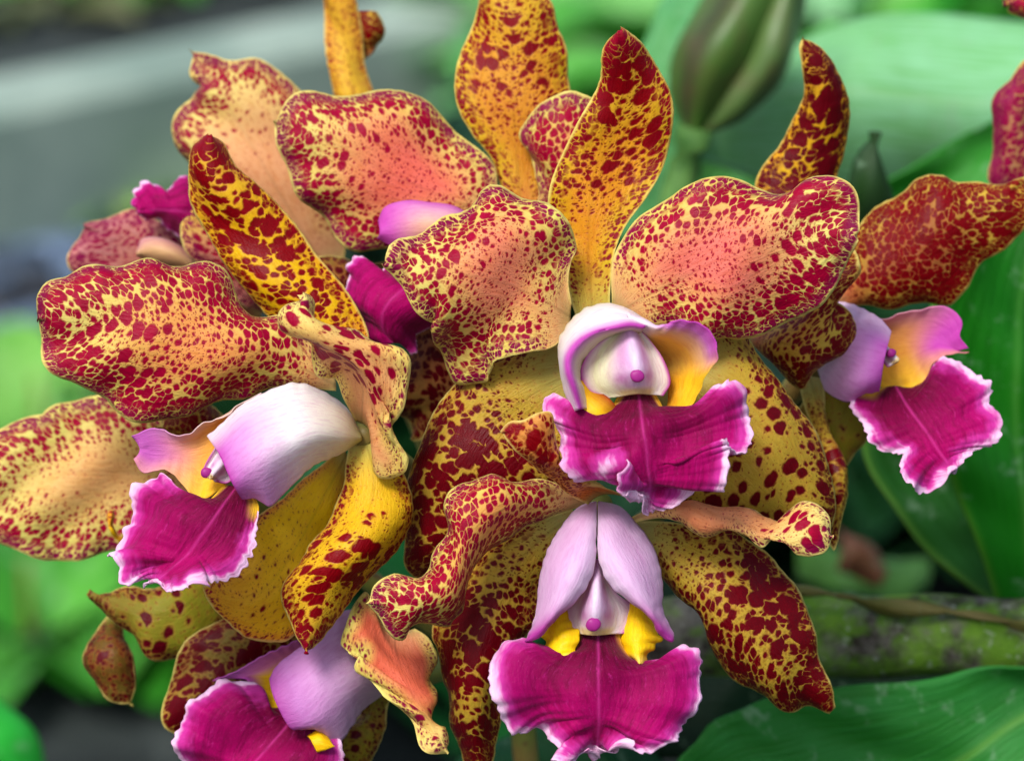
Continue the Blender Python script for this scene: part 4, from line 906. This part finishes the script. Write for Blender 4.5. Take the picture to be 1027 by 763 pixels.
g = mesh_obj('ground', [(-60, -20, 0), (60, -20, 0), (60, 100, 0), (-60, 100, 0)], [(0, 1, 2, 3)], ground_material()); g['kind'] = 'structure'
# pale concrete kerb running across the back (box, bevelled by its own profile)
def kerb():
    zt = .125
    a = on_ground(-600, 236, zt); b = on_ground(900, -79, zt)     # front top edge
    d = (b - a); d[2] = 0; d /= np.linalg.norm(d); nrm = np.array([-d[1], d[0], 0])
    W_ = .085; r = .008
    prof_ = [(0, 0.0), (0, zt - r), (r, zt), (W_ - r, zt), (W_, zt - r), (W_, 0.0)]
    V = []
    for p in (a, b):
        for q, z in prof_: V.append((p[0] + nrm[0] * q, p[1] + nrm[1] * q, z - .001))
    k = len(prof_); F = [(i, i + 1, k + i + 1, k + i) for i in range(k - 1)] + [tuple(range(k))[::-1], tuple(range(k, 2 * k))]
    o = mesh_obj('kerb', V, F, simple('weathered_concrete', (116, 136, 124), (156, 172, 158), 6, .85)); o['kind'] = 'structure'
kerb()
# pebbles left of the flowers
def pebbles():
    V, F = [], []
    r = np.random.default_rng(5)
    n, m = 6, 8
    for _ in range(520):
        px = r.uniform(-80, 170); py = r.uniform(186, 330)
        p = on_ground(px, py, .0); s = r.uniform(.010, .022)
        ax = s * r.uniform(.7, 1.3); ay = s * r.uniform(.7, 1.3); az = s * r.uniform(.5, .8); ph0 = r.uniform(0, 6)
        o = len(V)
        for i in range(n):
            a = math.pi * (i + .02) / (n - 1 + .04)
            for j in range(m):
                b = 2 * math.pi * j / m + ph0; q = 1 + .12 * math.sin(2 * b + i)
                V.append((p[0] + ax * math.sin(a) * math.cos(b) * q, p[1] + ay * math.sin(a) * math.sin(b) * q, az * .7 + az * math.cos(a)))
        for i in range(n - 1):
            for j in range(m): F.append((o + i * m + j, o + (i + 1) * m + j, o + (i + 1) * m + (j + 1) % m, o + i * m + (j + 1) % m))
    N = NT('blue_grey_pebble'); geo = N.n('ShaderNodeNewGeometry').outputs['Random Per Island']
    rmp = N.n('ShaderNodeValToRGB'); N.l(geo, rmp.inputs[0])
    e = rmp.color_ramp.elements; e[0].color = (*lin((14, 20, 30)), 1); e[1].color = (*lin((104, 124, 150)), 1)
    o = mesh_obj('gravel', V, F, N.finish(rmp.outputs[0], .6, .4), smooth=True); o['kind'] = 'stuff'; o['label'] = 'blue grey gravel on the ground at the left'
pebbles()
# low leafy plants on the ground
def bush(name, px, py, label, col, col2, nl, spread, ln, wd, seed, h0=.0, cat='plant', rise=.7):
    r = np.random.default_rng(seed); base = on_ground(px, py, 0.0)
    root = plant(name, base, label, cat); root['group'] = 'shrubs behind the flowers' if cat == 'shrub' else 'low plants on the ground'; V, F, cols = [], [], []
    for i in range(nl):
        a = r.uniform(0, 2 * math.pi); rr = spread * math.sqrt(r.uniform(0, 1)); o = np.array([rr * math.cos(a), rr * math.sin(a), h0 * r.uniform(0, 1)])
        a2 = a + r.uniform(-1, 1); dr = np.array([math.cos(a2), math.sin(a2), 0]); sd = np.array([-dr[1], dr[0], 0]); L_ = ln * r.uniform(.6, 1.2); W_ = wd * r.uniform(.7, 1.2); up = rise * r.uniform(.5, 1.3)
        k0 = len(V); ns = 8; cc = mix(lin(col), lin(col2), r.uniform(0, 1))
        for k in range(ns):
            t = k / (ns - 1); c = o + dr * L_ * t + np.array([0, 0, L_ * up * (1.4 * t - .9 * t * t)]); w = W_ * (math.sin(math.pi * min(1, t * .92 + .06)) ** .8)
            for s, dz in ((-1, .25), (0, 0), (1, .25)):
                V.append(c + sd * w * s * .5 + np.array([0, 0, dz * w])); cols.append(np.append(cc, 1))
        for k in range(ns - 1):
            for s in (0, 1): F.append((k0 + k * 3 + s, k0 + k * 3 + s + 1, k0 + k * 3 + s + 4, k0 + k * 3 + s + 3))
    ob = mesh_obj('foliage', V, F, MLEAF, parent=root, smooth=True)
    at_ = ob.data.attributes.new('base', 'FLOAT_COLOR', 'POINT'); at_.data.foreach_set('color', np.array(cols, dtype=np.float32).ravel())
    for nm in ('pc', 'vc'):
        q = ob.data.attributes.new(nm, 'FLOAT_VECTOR', 'POINT'); q.data.foreach_set('vector', (np.array(V) * 20).astype(np.float32).ravel())
    tube('stem', [base, base + np.array([0, 0, .05 + h0])], (.35, .2), MSTEM, root, base, n=6, seg=8)
    return root
bush('low_plant', 40, 450, 'bright green low plant left of the spotted petals by the gravel', (90, 170, 60), (150, 205, 110), 70, .05, .10, .05, 1, rise=.45)
bush('low_plant', 30, 640, 'bright green low plant under the left edge flower', (40, 130, 30), (100, 180, 70), 70, .06, .09, .05, 2, rise=.5)
bush('low_plant', 150, 215, 'yellow green small plant in front of the concrete kerb', (120, 176, 80), (180, 205, 130), 30, .04, .09, .035, 3)
for i, (px, py, a, b_, n, sp, l) in enumerate([(125, -22, (70, 150, 40), (120, 180, 90), 36, .08, 'green plant behind the kerb at the top left'), (245, -45, (130, 150, 110), (160, 170, 130), 30, .1, 'pale plant behind the kerb left of the top flower'),
                                     (10, -5, (90, 96, 60), (140, 136, 110), 30, .10, 'olive plant in the top left corner'), (418, 120, (150, 200, 180), (190, 215, 205), 16, .03, 'pale plant beside the top flower')]):
    bush('low_plant', px, py, l, a, b_, n, sp, .09 if i < 3 else .07, .04, 10 + i, rise=.35)
for i, (px, py, a, b_, n, sp, ln, l) in enumerate([
     (650, 140, (100, 180, 110), (160, 210, 165), 70, .07, .15, 'leafy shrub far behind the top flower'),
     (800, 190, (70, 170, 50), (140, 205, 120), 90, .10, .17, 'bright leafy shrub far behind the bud'),
     (930, 40, (60, 190, 50), (120, 215, 110), 90, .18, .24, 'leafy shrub far behind the pale leaf'),
     (1060, 60, (60, 190, 60), (110, 210, 100), 90, .18, .24, 'leafy shrub far behind the right edge flower'),
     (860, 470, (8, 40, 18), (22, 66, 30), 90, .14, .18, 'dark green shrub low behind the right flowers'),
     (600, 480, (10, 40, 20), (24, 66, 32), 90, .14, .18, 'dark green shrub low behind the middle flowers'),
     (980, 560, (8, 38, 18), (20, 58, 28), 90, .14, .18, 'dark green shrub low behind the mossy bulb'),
     (480, 700, (14, 62, 30), (28, 92, 46), 70, .08, .12, 'green shrub low between the bottom flowers')]):
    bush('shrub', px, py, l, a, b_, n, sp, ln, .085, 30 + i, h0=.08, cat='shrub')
leaf('leaf', [(-40, 660), (-5, 690), (25, 725), (55, 790)], [(-50, 700), (-20, 740), (5, 765), (30, 800)], [(-60, 760), (-30, 780), (0, 800), (30, 810)], [-25, -25, -25], [-24, -24, -24], [-25, -25, -25], (50, 190, 70), label='blurred green leaf in the bottom left corner', seed=400, cat='leaf')

# ------------------------------------------------------------------ camera, sky, sun
cd = bpy.data.cameras.new('camera'); co = bpy.data.objects.new('camera', cd); sc.collection.objects.link(co); sc.camera = co
co.location = CAM; co.rotation_euler = (math.pi / 2 - PITCH, 0, 0)
cd.sensor_width = 36; cd.lens = 36 * D / WIDTH; cd.clip_start = .02; cd.clip_end = 500
cd.dof.use_dof = True; cd.dof.focus_distance = D - .006; cd.dof.aperture_fstop = 11.5
w = bpy.data.worlds.new('World'); sc.world = w; w.use_nodes = True; nt = w.node_tree
sky = nt.nodes.new('ShaderNodeTexSky'); sky.sky_type = 'NISHITA'; sky.sun_disc = False
EL, AZ = 56, 212          # sun behind and left of the viewer
sky.sun_elevation = math.radians(EL); sky.sun_rotation = math.radians(AZ); sky.dust_density = 3; sky.air_density = 1.2
bg = nt.nodes['Background']; nt.links.new(sky.outputs[0], bg.inputs['Color']); bg.inputs['Strength'].default_value = .075
sl = bpy.data.lights.new('sun', 'SUN'); so = bpy.data.objects.new('sun', sl); sc.collection.objects.link(so)
sl.energy = 1.5; sl.angle = math.radians(18); sl.color = (1, .985, .95)
el, az = math.radians(EL), math.radians(AZ)
sd = Vector((math.sin(az) * math.cos(el), math.cos(az) * math.cos(el), math.sin(el)))
so.rotation_euler = (-sd).to_track_quat('-Z', 'Y').to_euler()
vs = sc.view_settings; vs.view_transform = 'Standard'; vs.look = 'None'; vs.gamma = 1; vs.use_curve_mapping = False; vs.exposure = 1.2
sc.cycles.max_bounces = 8
